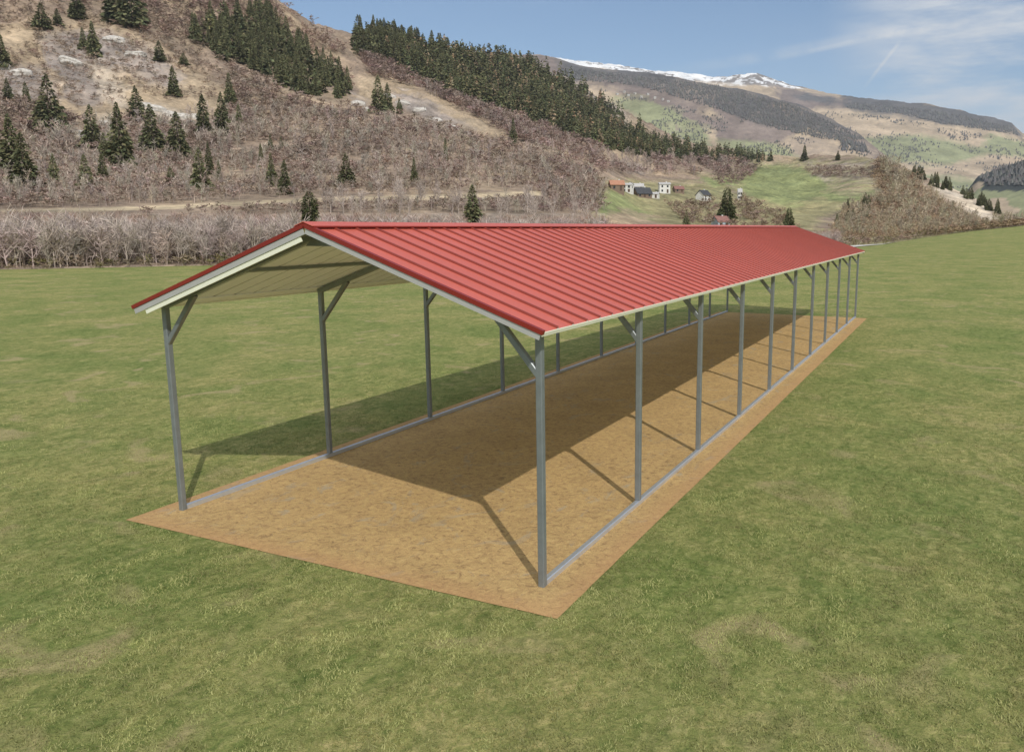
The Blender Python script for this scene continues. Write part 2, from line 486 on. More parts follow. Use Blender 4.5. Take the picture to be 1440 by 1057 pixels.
# land cover (linear albedo)
SHRUB = (0.285, 0.222, 0.172); TAN = (0.385, 0.305, 0.215); ROCK = (0.32, 0.275, 0.245); PALE = (0.47, 0.405, 0.33)
GREEN = (0.235, 0.262, 0.125); OLIVE = (0.29, 0.265, 0.15); DARK = (0.1, 0.1, 0.07); GREYB = (0.34, 0.285, 0.24)
NEAR_POLY = [
    (TAN, [(0, 40), (70, 30), (150, 20), (230, 60), (330, 135), (318, 165), (280, 180), (200, 160), (150, 185), (60, 150), (0, 110)]),
    (TAN, [(210, -10), (260, -10), (300, 25), (260, 20)]), (TAN, [(330, -20), (380, 0), (440, 45), (500, 110), (470, 110), (400, 60), (350, 20)]),
    (ROCK, [(60, 50), (150, 42), (215, 70), (262, 112), (240, 130), (190, 105), (120, 95), (70, 100)]),
    (ROCK, [(0, 95), (60, 100), (90, 140), (50, 170), (0, 130)]),
    (PALE, [(118, 88), (145, 92), (182, 132), (178, 150), (148, 140)]),
    (ROCK, [(85, 92), (125, 92), (150, 145), (120, 155), (90, 140)]),
    (PALE, [(196, 138), (240, 150), (278, 164), (275, 192), (232, 172), (200, 160)]),
    (PALE, [(135, 165), (158, 160), (160, 182), (142, 182)]), (ROCK, [(100, 178), (128, 182), (130, 210), (104, 200)]),
    (TAN, [(500, 112), (520, 104), (560, 100), (600, 132), (680, 168), (718, 185), (712, 200), (640, 178), (580, 152), (505, 150)]),
    (ROCK, [(548, 130), (580, 130), (640, 170), (690, 195), (620, 175), (560, 152)]),
    (ROCK, [(490, 130), (515, 140), (520, 156), (500, 148)]),
    (ROCK, [(745, 92), (790, 100), (850, 132), (880, 158), (882, 172), (850, 168), (800, 140), (760, 110)]),
    (PALE, [(860, 160), (885, 168), (880, 185), (865, 178)]),
    (TAN, [(775, 205), (850, 208), (905, 222), (930, 240), (900, 245), (840, 228), (790, 224)]),
    (ROCK, [(868, 228), (905, 230), (912, 244), (876, 242)]),
    (OLIVE, [(850, 255), (1010, 260), (1045, 285), (1060, 325), (830, 330)]),
    (GREEN, [(852, 262), (872, 266), (900, 290), (890, 302), (840, 320), (848, 290)]),
    (GREEN, [(985, 245), (1040, 248), (1045, 262), (1000, 270)]),
    (TAN, [(840, 312), (862, 300), (890, 296), (920, 308), (940, 322), (836, 326)]),
    (GREEN, [(885, 300), (896, 292), (912, 300), (925, 310)]),
    (OLIVE, [(1030, 225), (1240, 225), (1250, 275), (1180, 300), (1130, 330), (1040, 325)]),
    (GREEN, [(1040, 248), (1065, 236), (1110, 234), (1175, 256), (1235, 262), (1240, 275), (1190, 285), (1150, 282), (1110, 296), (1045, 278)]),
    (TAN, [(1068, 218), (1120, 218), (1122, 230), (1070, 232)]), (TAN, [(1165, 262), (1245, 262), (1250, 268), (1170, 268)]),
    (GREYB, [(1130, 232), (1240, 232), (1245, 240), (1135, 240)]), (GREYB, [(1140, 246), (1245, 246), (1240, 254), (1150, 252)]),
    (SHRUB, [(1232, 210), (1330, 260), (1400, 300), (1500, 330), (1240, 345), (1165, 330), (1190, 300), (1240, 280)]),
    ((0.60, 0.52, 0.42), [(1300, 254), (1330, 264), (1368, 281), (1392, 294), (1404, 306), (1400, 317), (1384, 313), (1352, 294), (1322, 276)]),
]
ROADL = [(-300, 301), (0, 298), (100, 296), (250, 291), (330, 287), (470, 280), (620, 277), (760, 272)]
def near_cover(px, py, X, Y):
    c = sum(near_cover1(px, py, X, Y, s) for s in (0, 13, 29, 51)) / 4
    f = fbm(X / 9, Y / 9, 4, 0.65)[..., None]; g = fbm(X / 20 + 90, Y / 20, 4, 0.65)[..., None]
    return np.clip(c * (1 + 0.45 * f) * (1 + 0.25 * g * np.array([1.0, 0.85, 0.6])), 0.02, 0.8)
def near_cover1(px, py, X, Y, sd):
    n1 = fbm(X / 30 + sd, Y / 30, 4, 0.6); n2 = fbm(X / 30 + 40, Y / 30 + 11 + sd, 4, 0.6)
    wx = px + n1 * 26; wy = py + n2 * 17
    c = np.empty(px.shape + (3,)); c[:] = SHRUB
    f = sst(fbm(X / 55 + 9, Y / 55, 5, 0.65), 0.05, 0.4)[..., None] * 0.6
    c = c * (1 - f) + np.array(TAN) * f * 0.9
    for col, poly in NEAR_POLY:
        m = inpoly(wx, wy, poly)
        c[m] = col
    # pale track cut into the slope
    ly = np.interp(px, [p[0] for p in ROADL], [p[1] for p in ROADL])
    m = (np.abs(py - ly + n1 * 1.5) < 3.2 + n2 * 2) & (px < 760)
    c[m] = (0.50, 0.41, 0.28)
    # low ground behind the field
    c[(px > 1120) & (py > 322)] = OLIVE
    m = (py > 300) & (px < 850)
    c[m] = c[m] * 0.5 + np.array(GREYB) * 0.5
    return c

def near_terrain():
    nr = 420
    def rf(az):
        r0 = np.interp(az, C0[0], C0[2]); r4 = np.interp(az, C4[0], C4[2])
        t = np.linspace(0, 1, nr)[:, None]
        return (r0 - 3) * ((r4 * 1.7) / (r0 - 3)) ** t
    A, R, T = polar_grid(-1.15, 1.15, 1500, rf)
    Z = near_z(A, R)
    r0 = np.interp(A, C0[0], C0[2])
    z0 = near_foot_z(A)
    Z = np.where(R < r0 + 0.5, z0 - 0.25, Z)
    px, py = unang(A, (Z - CAM[2]) / R)
    X = R * np.sin(A); Y = R * np.cos(A)
    c = near_cover(px, py, X, Y)
    o = npmesh('hillside', to_world(A, R, Z), T, M_NEAR, cols=c, smooth=True)
    tag(o, kind='structure', label='brown brushy mountainside with rock outcrops, village terrace and meadow beyond the field')
    return o

def near_foot_z(az):
    te = np.interp(az, C0[0], C0[1]); r = np.interp(az, C0[0], C0[2])
    return CAM[2] + te * r

def field_z(az, r):
    """flat lawn that swells up towards the right, at the far edge"""
    r0 = np.interp(az, C0[0], C0[2]); z0 = near_foot_z(az)
    z0 = np.where(np.abs(az) > 1.15, 0, z0)
    t = sst(r, 55, r0)
    t = np.clip((r - 50) / (r0 - 50), 0, 1) ** 1.6
    z = z0 * t
    z = np.where(r > r0 + 4, np.minimum(z0, z0 - (r - r0 - 4) * 0.15), z)
    return np.maximum(z, -1.5 - 0 * r)

def field():
    rr = np.concatenate([[0.01, 2, 4, 6, 8, 11, 14, 18, 23, 29, 36], np.arange(42, 360, 6.0), [420, 600, 1000, 2500, 9000]])
    A = np.linspace(-math.pi, math.pi, 361)
    AA, RR = np.meshgrid(A, rr)
    Z = np.where(np.abs(AA) < 1.15, field_z(AA, RR), 0)
    Z = np.where((np.abs(AA) >= 1.15), np.where(RR > 400, -0.5, 0), Z)
    idx = np.arange(AA.size).reshape(AA.shape)
    T = np.stack([idx[:-1, :-1], idx[:-1, 1:], idx[1:, 1:], idx[1:, :-1]], -1).reshape(-1, 4)
    o = npmesh('field', to_world(AA.ravel(), RR.ravel(), Z.ravel()), T, M_FIELD, smooth=True)
    tag(o, kind='structure', label='mown green field')
    # gravel pad with a hand-raked slightly uneven edge
    nx, ny = 60, 240
    xs = np.linspace(PX0, PX1, nx); ys = np.linspace(PY0, PY1, ny)
    XX, YY = np.meshgrid(xs, ys)
    ed = 0.006 * fbm(XX * 3, YY * 3, 3)
    m = (XX == xs[0]) | (XX == xs[-1]); XX = XX + ed * m
    m2 = (YY == ys[0]) | (YY == ys[-1]); YY = YY + ed * m2
    idx = np.arange(XX.size).reshape(XX.shape)
    T = np.stack([idx[:-1, :-1], idx[:-1, 1:], idx[1:, 1:], idx[1:, :-1]], -1).reshape(-1, 4)
    Z = 0.012 + 0.004 * fbm(XX * 4, YY * 4, 3) * ~(m | m2)
    Z = np.where(m | m2, 0.006, Z)
    o = npmesh('gravel_pad', np.stack([XX.ravel(), YY.ravel(), Z.ravel()], -1), T, M_PAD, smooth=True)
    tag(o, kind='structure', label='rectangular pad of orange-brown gravel')

near_terrain()
field()

# white farm track beyond the right end of the roof
def track():
    xs = np.linspace(1120, 1262, 40)
    az, _ = ang(xs, 346)
    r0 = np.interp(az, C0[0], C0[2])
    V = []
    for dr in (-13, 2):
        wob = 1.5 * np.sin(az * 60)
        r = r0 + dr * np.clip((1262 - xs) / 60, 0.05, 1) + wob
        z = field_z(az, r) + 0.12
        V.append(to_world(az, r, z))
    V = np.concatenate(V); n = 40
    T = np.array([(i, i + 1, n + i + 1, n + i) for i in range(n - 1)])
    tag(npmesh('farm_track', V, T, mat_simple('track_gravel', (0.62, 0.60, 0.54), 0.95, 0, 0.12, 0.8)), kind='structure', label='pale gravel track')
track()

# ---- far mountains
F1F = curve([(600, 321, 1900), (1300, 321, 1900), (2000, 321, 1900)])
F1M = curve([(600, 190, 2600), (850, 190, 2600), (950, 195, 2500), (1050, 215, 2400), (1150, 238, 2300), (1250, 258, 2200), (1350, 305, 2100), (2000, 321.2, 2000)])
F1C = curve([(500, 60, 3600), (760, 84, 3600), (800, 93, 3500), (860, 101, 3400), (950, 113, 3300), (1000, 122, 3200), (1060, 134, 3100), (1120, 151, 3000), (1170, 172, 2900), (1210, 195, 2800), (1260, 235, 2600), (1330, 290, 2400), (1400, 316, 2300), (2000, 321, 2300)])
F2F = curve([(400, 321, 2600), (2600, 321, 2600)])
F2M = curve([(400, 200, 3800), (1100, 205, 3800), (1200, 210, 3700), (1300, 235, 3600), (1440, 262, 3500), (1600, 270, 3500), (2600, 280, 3500)])
F2C = curve([(300, 40, 6200), (800, 92, 6200), (870, 99, 6000), (900, 104, 6000), (950, 108, 5900), (1000, 114, 5800), (1020, 115, 5800), (1040, 112, 5800), (1062, 111, 5800), (1085, 118, 5750), (1105, 124, 5700), (1150, 134, 5600), (1180, 140, 5500), (1200, 144, 5500), (1260, 149, 5400), (1300, 151, 5300), (1330, 158, 5300), (1370, 167, 5200), (1410, 174, 5100), (1422, 178, 5100), (1436, 190, 5050), (1470, 212, 5000), (1560, 235, 5000), (2600, 230, 5000)])
F3F = curve([(1200, 321, 1500), (2600, 321, 1500)])
F3M = curve([(1200, 321.1, 1700), (1360, 290, 1700), (1440, 268, 1700), (1600, 240, 1700), (2600, 200, 1700)])
F3C = curve([(1200, 321, 2000), (1340, 296, 2000), (1375, 248, 2000), (1400, 238, 2000), (1440, 226, 2000), (1520, 190, 2000), (1700, 130, 2000), (2600, 60, 2000)])

FD = (0.115, 0.112, 0.115); FB = (0.21, 0.17, 0.155); FT = (0.43, 0.345, 0.25); FG = (0.27, 0.285, 0.165); SNOW = (0.80, 0.82, 0.85)
def far_part(name, curves, az0, az1, naz, paint, label, seed):
    nr = 200
    def rf(az):
        r0 = np.interp(az, curves[0][0], curves[0][2]); r1 = np.interp(az, curves[-1][0], curves[-1][2])
        t = np.linspace(0, 1, nr)[:, None]
        return r0 + (r1 * 1.5 - r0) * t
    A, R, T = polar_grid(az0, az1, naz, rf)
    z = far_z(curves, A, R, seed)
    X = R * np.sin(A); Y = R * np.cos(A)
    px, py = unang(A, (z - CAM[2]) / R)
    o = npmesh(name, to_world(A, R, z), T, M_FAR, cols=paint(px, py, X, Y), smooth=True)
    tag(o, kind='structure', label=label)
    return o
def far_z(curves, A, R, seed):
    z, _ = loft_eval(curves, A, R)
    X = R * np.sin(A); Y = R * np.cos(A)
    up = sst(z, 5, 150)
    rid = 1 - np.abs(fbm(X / 260 + seed, Y / 260 + seed, 5, 0.55)) * 2
    return z + up * R * (0.0032 * fbm(X / 500 + seed, Y / 500, 3) + 0.0034 * (rid - 0.6) + 0.0012 * fbm(X / 40, Y / 40, 3))
def paint1(px, py, X, Y):
    c = sum(paint1_one(px, py, X, Y, s_) for s_ in (0, 13, 29)) / 3
    f = fbm(X / 70, Y / 70, 5, 0.65)[..., None]
    return np.clip(c * (1 + 0.4 * f), 0.02, 0.85)
def paint1_one(px, py, X, Y, sd):
    n1 = fbm(X / 160 + sd, Y / 160, 5, 0.65); n2 = fbm(X / 160 + 31, Y / 160 + 7 + sd, 5, 0.65)
    wx = px + n1 * 22; wy = py + n2 * 12
    c = np.empty(px.shape + (3,)); c[:] = FB
    for col, poly in [(FD, [(780, 60), (1000, 90), (1120, 130), (1230, 190), (1225, 200), (1170, 195), (1110, 178), (1060, 175), (1000, 145), (930, 122), (850, 110), (790, 112)]),
                      (FT, [(780, 118), (850, 124), (930, 150), (1000, 180), (1020, 205), (940, 215), (840, 190), (780, 150)]),
                      (FG, [(860, 135), (920, 140), (990, 175), (1005, 205), (930, 200), (880, 160)]),
                      (FT, [(985, 150), (1000, 150), (1010, 165), (990, 162)]), (FT, [(1130, 178), (1180, 195), (1240, 215), (1200, 235), (1080, 215)]),
                      (FG, [(1010, 195), (1100, 200), (1140, 230), (1050, 240)])]:
        c[inpoly(wx, wy, poly)] = col
    c[(n2 > 0.22) & (px > 950)] = (0.25, 0.205, 0.175)
    t = sst(n1, 0.1, 0.45)[..., None] * 0.35
    return c * (1 - t) + np.array(FT) * t
def paint2(px, py, X, Y):
    c = sum(paint2_one(px, py, X, Y, s_) for s_ in (0, 13, 29)) / 3
    f = fbm(X / 70, Y / 70, 5, 0.65)[..., None]
    return np.clip(c * (1 + 0.4 * f), 0.02, 0.85)
def paint2_one(px, py, X, Y, sd):
    n1 = fbm(X / 230 + sd, Y / 230, 5, 0.65); n2 = fbm(X / 230 + 31, Y / 230 + 7 + sd, 5, 0.65)
    wx = px + n1 * 24; wy = py + n2 * 10
    c = np.empty(px.shape + (3,)); c[:] = FT
    top = np.interp(px, [900, 1100, 1200, 1300, 1440], [104, 124, 144, 152, 190])
    for col, poly in [(FG, [(1210, 195), (1300, 190), (1400, 215), (1330, 235), (1240, 225)]), (FG, [(1390, 190), (1450, 200), (1460, 225), (1380, 215)]),
                      (FG, [(1300, 245), (1380, 255), (1400, 285), (1290, 270)]),
                      (FD, [(1190, 130), (1260, 135), (1330, 150), (1420, 165), (1450, 200), (1425, 186), (1400, 181), (1330, 176), (1290, 166), (1230, 157), (1190, 152)]),
                      (FB, [(1080, 120), (1190, 140), (1190, 152), (1140, 155), (1100, 150)]),
                      (FD, [(1115, 130), (1180, 140), (1185, 150), (1120, 142)])]:
        c[inpoly(wx, wy, poly)] = col
    snow = (px < 1165 + n2 * 60) & (py < np.interp(px, [850, 900, 1000, 1050, 1100, 1180], [98, 104, 117, 121, 123, 129]) + n1 * 8)
    rockm = (fbm(X / 90, Y / 90, 4, 0.7) > np.interp(px, [1020, 1060, 1110, 1180], [0.30, 0.0, 0.02, -0.1]))
    c[snow & ~rockm] = SNOW
    c[snow & rockm] = (0.22, 0.20, 0.19)
    return c
def paint3(px, py, X, Y):
    c = np.empty(px.shape + (3,)); c[:] = (0.060, 0.068, 0.066)
    n = fbm(X / 80, Y / 80, 4)
    c[(py > 262 + n * 14)] = FT
    c[(py > 262 + n * 14) & (n > 0)] = FG
    return c
far_part('forested_mountain', [F1F, F1M, F1C], -0.27, 0.60, 700, paint1, 'far mountain spur with dark forest on its crest and tan meadows below', 2.2)
far_part('snowy_mountain', [F2F, F2M, F2C], -0.45, 1.05, 900, paint2, 'farthest mountain with a snow-dusted crest and tan and green slopes', 7.7)
far_part('dark_wooded_hill', [F3F, F3M, F3C], 0.33, 1.05, 300, paint3, 'dark wooded hill at the right edge below the snowy mountain', 5.1)

# ---------------------------------------------------------------- finding places on the ground
def on_near(px, py, zfun=None, curves=None, n=500, r1=None):
    """first point of the near terrain met along each bearing"""
    px = np.atleast_1d(np.asarray(px, float)); py = np.atleast_1d(np.asarray(py, float))
    az, te = ang(px, py)
    cs = curves or NEARC
    r0 = np.interp(az, cs[0][0], cs[0][2]); r4 = np.interp(az, cs[-1][0], cs[-1][2]) * 1.05
    t = np.linspace(0, 1, n)[:, None]
    RR = r0 * (r4 / r0) ** t
    AA = np.broadcast_to(az, RR.shape)
    f = zfun or (lambda a, r: near_z(a, r))
    Z = f(AA.ravel(), RR.ravel()).reshape(RR.shape)
    hit = (Z - CAM[2]) / RR >= te
    i = np.argmax(hit, axis=0); ok = hit.any(axis=0)
    i = np.where(ok, i, 0)
    j = np.arange(len(px))
    r = RR[i, j]; z = Z[i, j]
    return az, r, z, ok

def scatter(poly, n, seed=0):
    rg = np.random.default_rng(seed)
    p = np.array(poly, float); lo = p.min(0); hi = p.max(0)
    X = np.zeros(0); Y = np.zeros(0)
    while len(X) < n:
        x = rg.uniform(lo[0], hi[0], n * 2); y = rg.uniform(lo[1], hi[1], n * 2)
        m = inpoly(x, y, poly); X = np.concatenate([X, x[m]]); Y = np.concatenate([Y, y[m]])
    return X[:n], Y[:n]

# ---------------------------------------------------------------- tree templates (unit height)
def prism(p, q, r0, r1, k=4):
    p = np.array(p, float); q = np.array(q, float); d = q - p; d /= np.linalg.norm(d)
    a = np.cross(d, [0.3, 0.9, 0.1]); a /= np.linalg.norm(a); b = np.cross(d, a)
    th = np.arange(k) * 2 * math.pi / k
    ring = np.outer(np.cos(th), a) + np.outer(np.sin(th), b)
    V = np.concatenate([p + ring * r0, q + ring * r1])
    T = []
    for i in range(k):
        j = (i + 1) % k; T += [(i, j, k + j), (i, k + j, k + i)]
    return V, np.array(T)

def join(parts):
    V = []; T = []; C = []; b = 0
    for v, t, c in parts:
        V.append(v); T.append(t + b); C.append(np.broadcast_to(c, (len(v), 3))); b += len(v)
    return np.concatenate(V), np.concatenate(T), np.concatenate(C)

def conifer_crown(rg, nb, wid=0.17, low=0.04, col=(0.125, 0.135, 0.068), power=0.72, size=0.034):
    """many small needle clumps spread through an uneven cone"""
    ph = rg.uniform(0, 6.28, 4)
    t = low + (1 - low) * (1 - np.sqrt(rg.uniform(0, 1, nb))); t[: nb // 12] = rg.uniform(0.8, 1.0, nb // 12)
    a = rg.uniform(0, 6.283, nb)
    R = wid * (1 - t) ** power * (1 + 0.22 * np.sin(2 * a + ph[0] + 9 * t) + 0.16 * np.sin(3 * a - 23 * t + ph[1]) + 0.12 * np.sin(55 * t + ph[2] + a)) + 0.006
    q = rg.uniform(0.25, 1, nb) ** 0.6 * R
    c = np.stack([np.cos(a) * q, np.sin(a) * q, t - q * 0.45 + rg.normal(0, 0.008, nb)], -1)
    c[:, 2] = np.clip(c[:, 2], 0.015, 1)
    out = np.stack([np.cos(a), np.sin(a), -0.5 + rg.normal(0, 0.35, nb)], -1); out /= np.linalg.norm(out, axis=1)[:, None]
    sd_ = np.cross(out, rg.normal(size=(nb, 3))); sd_ /= np.linalg.norm(sd_, axis=1)[:, None]
    s_ = size * (0.45 + 0.9 * (1 - t)) * rg.uniform(0.6, 1.5, nb); s_ = s_[:, None]
    V = np.stack([c - out * s_, c + sd_ * s_ * 0.55, c + out * s_ * 1.1, c - sd_ * s_ * 0.55], 1).reshape(-1, 3)
    i = np.arange(nb)[:, None] * 4
    T = np.concatenate([i + [0, 1, 2], i + [0, 2, 3]])
    k = (rg.uniform(0.6, 1.45, nb) * (1 + 0.25 * np.sin(7 * a + 31 * t)))[:, None] * np.array(col) * np.stack([rg.uniform(0.9, 1.2, nb), np.ones(nb), np.ones(nb)], -1)
    return V, T, np.repeat(k, 4, axis=0)

def conifer_trunk(rg):
    v, t = prism((0, 0, -0.03), (0, 0, 0.55), 0.014, 0.008, 5)
    v2, t2 = prism((0, 0, 0.55), (0, 0, 0.99), 0.008, 0.002, 5)
    return join([(v, t, (0.12, 0.09, 0.07)), (v2, t2, (0.12, 0.09, 0.07))])

def bare_tree(rg, ntw, spread=0.3, col=(0.25, 0.2, 0.17), tw=0.010, trunk=True, nl=7, pale=1.5, upright=0.75, lean=0.05):
    """returns (trunk parts), (crown parts)"""
    tp = []; cp = []
    lx, ly = rg.uniform(-lean, lean, 2)
    top = np.array([lx, ly, 0.7])
    tc = np.array(col) * pale
    v, t = prism((0, 0, -0.04), top * 0.5, 0.016, 0.011, 4); tp.append((v, t, tc))
    v, t = prism(top * 0.5, top, 0.011, 0.005, 4); tp.append((v, t, tc))
    tips = []
    for i in range(nl):
        h = rg.uniform(0.06, 0.68); a = rg.uniform(0, 6.283); L = rg.uniform(0.18, 0.42) * (1.1 - h)
        p = top * (h / 0.7); d = np.array([math.cos(a) * spread / 0.3, math.sin(a) * spread / 0.3, upright * 1.6])
        q = p + d * L
        v, t = prism(p, q, 0.008, 0.003, 3); cp.append((v, t, np.array(col) * rg.uniform(0.9, 1.4)))
        tips.append((p, q))
    tips.append((top * 0.5, top))
    for i in range(ntw):
        p, q = tips[rg.integers(len(tips))]
        s = p + (q - p) * rg.uniform(0.3, 1.0)
        d = rg.normal(size=3) * np.array([1, 1, 0.6]) + np.array([0, 0, upright]); d /= np.linalg.norm(d)
        L = rg.uniform(0.10, 0.28)
        e = s + d * L; sd_ = np.cross(d, rg.normal(size=3)); sd_ /= np.linalg.norm(sd_)
        wv = tw * rg.uniform(0.6, 1.6)
        V = np.array([s - sd_ * wv / 2, s + sd_ * wv / 2, e + sd_ * wv * 0.2, s + (e - s) * 0.55 - sd_ * wv * 1.1])
        cp.append((V, np.array([(0, 1, 2), (0, 2, 3)]), np.array(col) * rg.uniform(0.65, 1.35)))
    return join(tp), join(cp)

def stamp(templates, az, r, z, h, wid, rg, colmul=None, tint=0.2, sink=0.0):
    """numpy copies of templates at many places, welded to one mesh"""
    pos = to_world(az, r, z)
    which = rg.integers(len(templates), size=len(az))
    Vs = []; Ts = []; Cs = []; b = 0
    for k, (V, T, C) in enumerate(templates):
        i = np.where(which == k)[0]
        if not len(i): continue
        n = len(i); th = rg.uniform(0, 6.283, n); c = np.cos(th)[:, None]; s = np.sin(th)[:, None]
        hh = h[i][:, None]; ww = wid[i][:, None] * hh
        x = (V[:, 0] * c - V[:, 1] * s) * ww + pos[i, 0][:, None]
        y = (V[:, 0] * s + V[:, 1] * c) * ww + pos[i, 1][:, None]
        zz = V[:, 2] * hh + pos[i, 2][:, None] - sink
        VV = np.stack([x, y, zz], -1).reshape(-1, 3)
        TT = (T[None] + (np.arange(n) * len(V))[:, None, None]).reshape(-1, 3) + b
        m = 1 + rg.uniform(-tint, tint, (n, 1, 1)) + np.zeros((n, 1, 3))
        m = m * (1 + rg.uniform(-0.06, 0.06, (n, 1, 3)))
        if colmul is not None: m = m * colmul[i][:, None, :]
        CC = (C[None] * m).reshape(-1, 3)
        Vs.append(VV); Ts.append(TT); Cs.append(CC); b += len(VV)
    return np.concatenate(Vs), np.concatenate(Ts), np.concatenate(Cs)

rg = np.random.default_rng(11)
CON_BIG = [(conifer_trunk(rg), conifer_crown(rg, 1500, 0.185 + 0.018 * i, 0.03)) for i in range(4)]
CON_ROUND = (conifer_trunk(rg), conifer_crown(rg, 2800, 0.25, 0.03, (0.095, 0.108, 0.048), 0.30, 0.036))
CON_SMALL = [conifer_crown(rg, 110, 0.19, size=0.075) for i in range(6)]

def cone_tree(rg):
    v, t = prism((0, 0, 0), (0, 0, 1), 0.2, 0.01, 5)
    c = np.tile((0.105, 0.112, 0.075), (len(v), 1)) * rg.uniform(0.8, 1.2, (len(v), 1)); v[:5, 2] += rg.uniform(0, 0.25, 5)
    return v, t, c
CONE = [cone_tree(rg) for i in range(4)]

def mesh_of(name, tpl, mat):
    o = npmesh(name, tpl[0], tpl[1], mat, cols=tpl[2]); me = o.data
    bpy.data.objects.remove(o); return me
CM = [(mesh_of('trunk', t, M_BARK), mesh_of('crown', c, M_CON)) for t, c in CON_BIG + [CON_ROUND]]
CS = [mesh_of('small_conifer', c, M_CON) for c in CON_SMALL]

def put_conifer(loc, h, wscale, kind, label, group, name='conifer', cat='conifer', rot=0):
    e = empty(name, loc); e.rotation_euler = (0, 0, rot); e.scale = (h * wscale, h * wscale, h)
    tag(e, label, cat, group)
    for nm, me in zip(('trunk', 'crown'), CM[kind]):
        c = bpy.data.objects.new(nm, me); COL.objects.link(c); c.parent = e
    return e

LONE = [  # x, y of the foot, height, width factor, kind, label
 (4, 96, 42, 1.2, 0, 'dark conifer cut by the left picture edge, upper slope'),
 (13, 149, 30, 1.1, 1, 'small conifer at the far left just below the grey rock'),
 (38, 147, 25, 1.0, 2, 'thin small conifer second from the far left below the grey rock'),
 (73, 191, 74, 1.15, 3, 'big bushy conifer left of the pale rock face'),
 (20, 250, 78, 1.2, 0, 'tallest conifer of the left edge pair above the track'),
 (37, 268, 70, 1.3, 1, 'broad conifer in front of the tallest one at the left edge'),
 (78, 262, 40, 0.9, 2, 'slim conifer standing alone just above the track on the left'),
 (60, 41, 30, 1.5, 3, 'bushy conifer below the top left corner'),
 (82, 38, 20, 1.5, 0, 'small round conifer near the top left corner'),
 (110, 29, 40, 1.2, 1, 'conifer at the top edge left of the big dark clump'),
 (165, 34, 62, 1.3, 2, 'left half of the big dark conifer clump at the top edge'),
 (186, 40, 62, 1.4, 3, 'right half of the big dark conifer clump at the top edge'),
 (133, 80, 42, 1.1, 0, 'dark conifer leaning downhill above the pale tan scar'),
 (118, 70, 26, 1.1, 1, 'little conifer touching the dark one above the pale tan scar'),
 (225, 88, 24, 1.5, 2, 'round little conifer amid the grey rock ribs'),
 (259, 94, 14, 2.0, 3, 'tiny round conifer right of the grey rock ribs'),
 (245, 135, 36, 1.2, 0, 'lone conifer in the tan grass right of the pale scar'),
 (324, 150, 40, 1.0, 1, 'narrow conifer at the right end of the tan grass slope'),
 (194, 174, 44, 1.2, 2, 'conifer at the top of the cluster by the white rocks'),
 (131, 208, 52, 1.1, 3, 'conifer left of the widest one in the middle cluster'),
 (172, 242, 84, 1.1, 0, 'widest tall conifer in the middle cluster below the white rocks'),
 (148, 224, 32, 1.2, 1, 'low conifer tucked against the widest one of the middle cluster'),
 (216, 218, 60, 1.2, 2, 'conifer directly below the white rocks'),
 (252, 226, 60, 1.2, 3, 'conifer right below the broken white rocks'),
 (288, 197, 56, 1.1, 0, 'conifer right of the white rocks'),
 (314, 190, 52, 1.0, 1, 'second conifer right of the white rocks'),
 (337, 181, 30, 0.9, 2, 'third and smallest conifer right of the white rocks'),
 (122, 266, 43, 1.1, 3, 'left one of two conifers close above the track'),
 (146, 259, 37, 1.2, 0, 'right one of two conifers close above the track'),
 (207, 260, 20, 1.1, 1, 'very small conifer above the track between larger ones'),
 (241, 261, 23, 1.5, 2, 'stubby wide conifer above the track'),
 (283, 268, 52, 1.1, 3, 'bushy conifer above the track with a slim one behind it'),
 (295, 246, 40, 0.8, 0, 'slim conifer behind the bushy one above the track'),
 (309, 257, 28, 0.8, 1, 'little slim conifer right of the bushy one above the track'),
 (381, 213, 21, 0.9, 2, 'tiny conifer upper left of a tiny pair in the brown brush'),
 (396, 211, 17, 0.9, 3, 'tiny conifer upper right of a tiny pair in the brown brush'),
 (368, 235, 29, 0.8, 0, 'thin conifer in brown brush above the track pair'),
 (383, 262, 41, 0.9, 1, 'left conifer of the pair above the track near the roof peak'),
 (402, 274, 43, 1.0, 2, 'right conifer of the pair above the track near the roof peak'),
 (437, 319, 45, 1.1, 4, 'rounded dense evergreen just behind the roof peak'),
 (488, 264, 42, 1.2, 3, 'solitary conifer on the brown slope right of the roof peak'),
 (583, 260, 34, 0.8, 0, 'thin sparse conifer on the brown slope over the roof'),
 (665, 312, 46, 1.4, 1, 'pointed dark conifer rising just over the roof ridge'),
 (627, 231, 32, 0.6, 2, 'very thin conifer high on the brown slope'),
 (533, 161, 46, 1.1, 3, 'left conifer of the pair by the upper rock band'),
 (546, 161, 37, 1.1, 0, 'right conifer of the pair by the upper rock band'),
 (562, 160, 18, 1.2, 1, 'tiny conifer under the upper rock band'),
 (722, 206, 34, 0.8, 2, 'thin conifer at the lower end of the rock band'),
 (1022, 313, 44, 0.95, 4, 'dark rounded evergreen standing right of the village'),
 (1109, 324, 29, 0.9, 4, 'small rounded evergreen behind the far end of the roof'),
 (965, 320, 22, 1.0, 3, 'small dark conifer over the roof below the village'),
 (1131, 226, 19, 1.3, 0, 'lone conifer on the crest above the green terrace'),
 (1178, 226, 12, 1.4, 1, 'low conifer on the crest right of the lone one'),
]
def lone():
    a = np.array([(l[0], l[1]) for l in LONE], float)
    az, r, z, ok = on_near(a[:, 0], a[:, 1])
    P = to_world(az, r, z)
    for i, l in enumerate(LONE):
        h = l[2] * 1.1 * r[i] * math.cos(az[i]) / FH
        wf = l[3] if l[4] != 4 else l[3]
        put_conifer(P[i], h, wf, l[4], l[5], None, 'conifer' if l[4] != 4 else 'evergreen_tree', 'conifer' if l[4] != 4 else 'evergreen tree', random.uniform(0, 6.28))
lone()

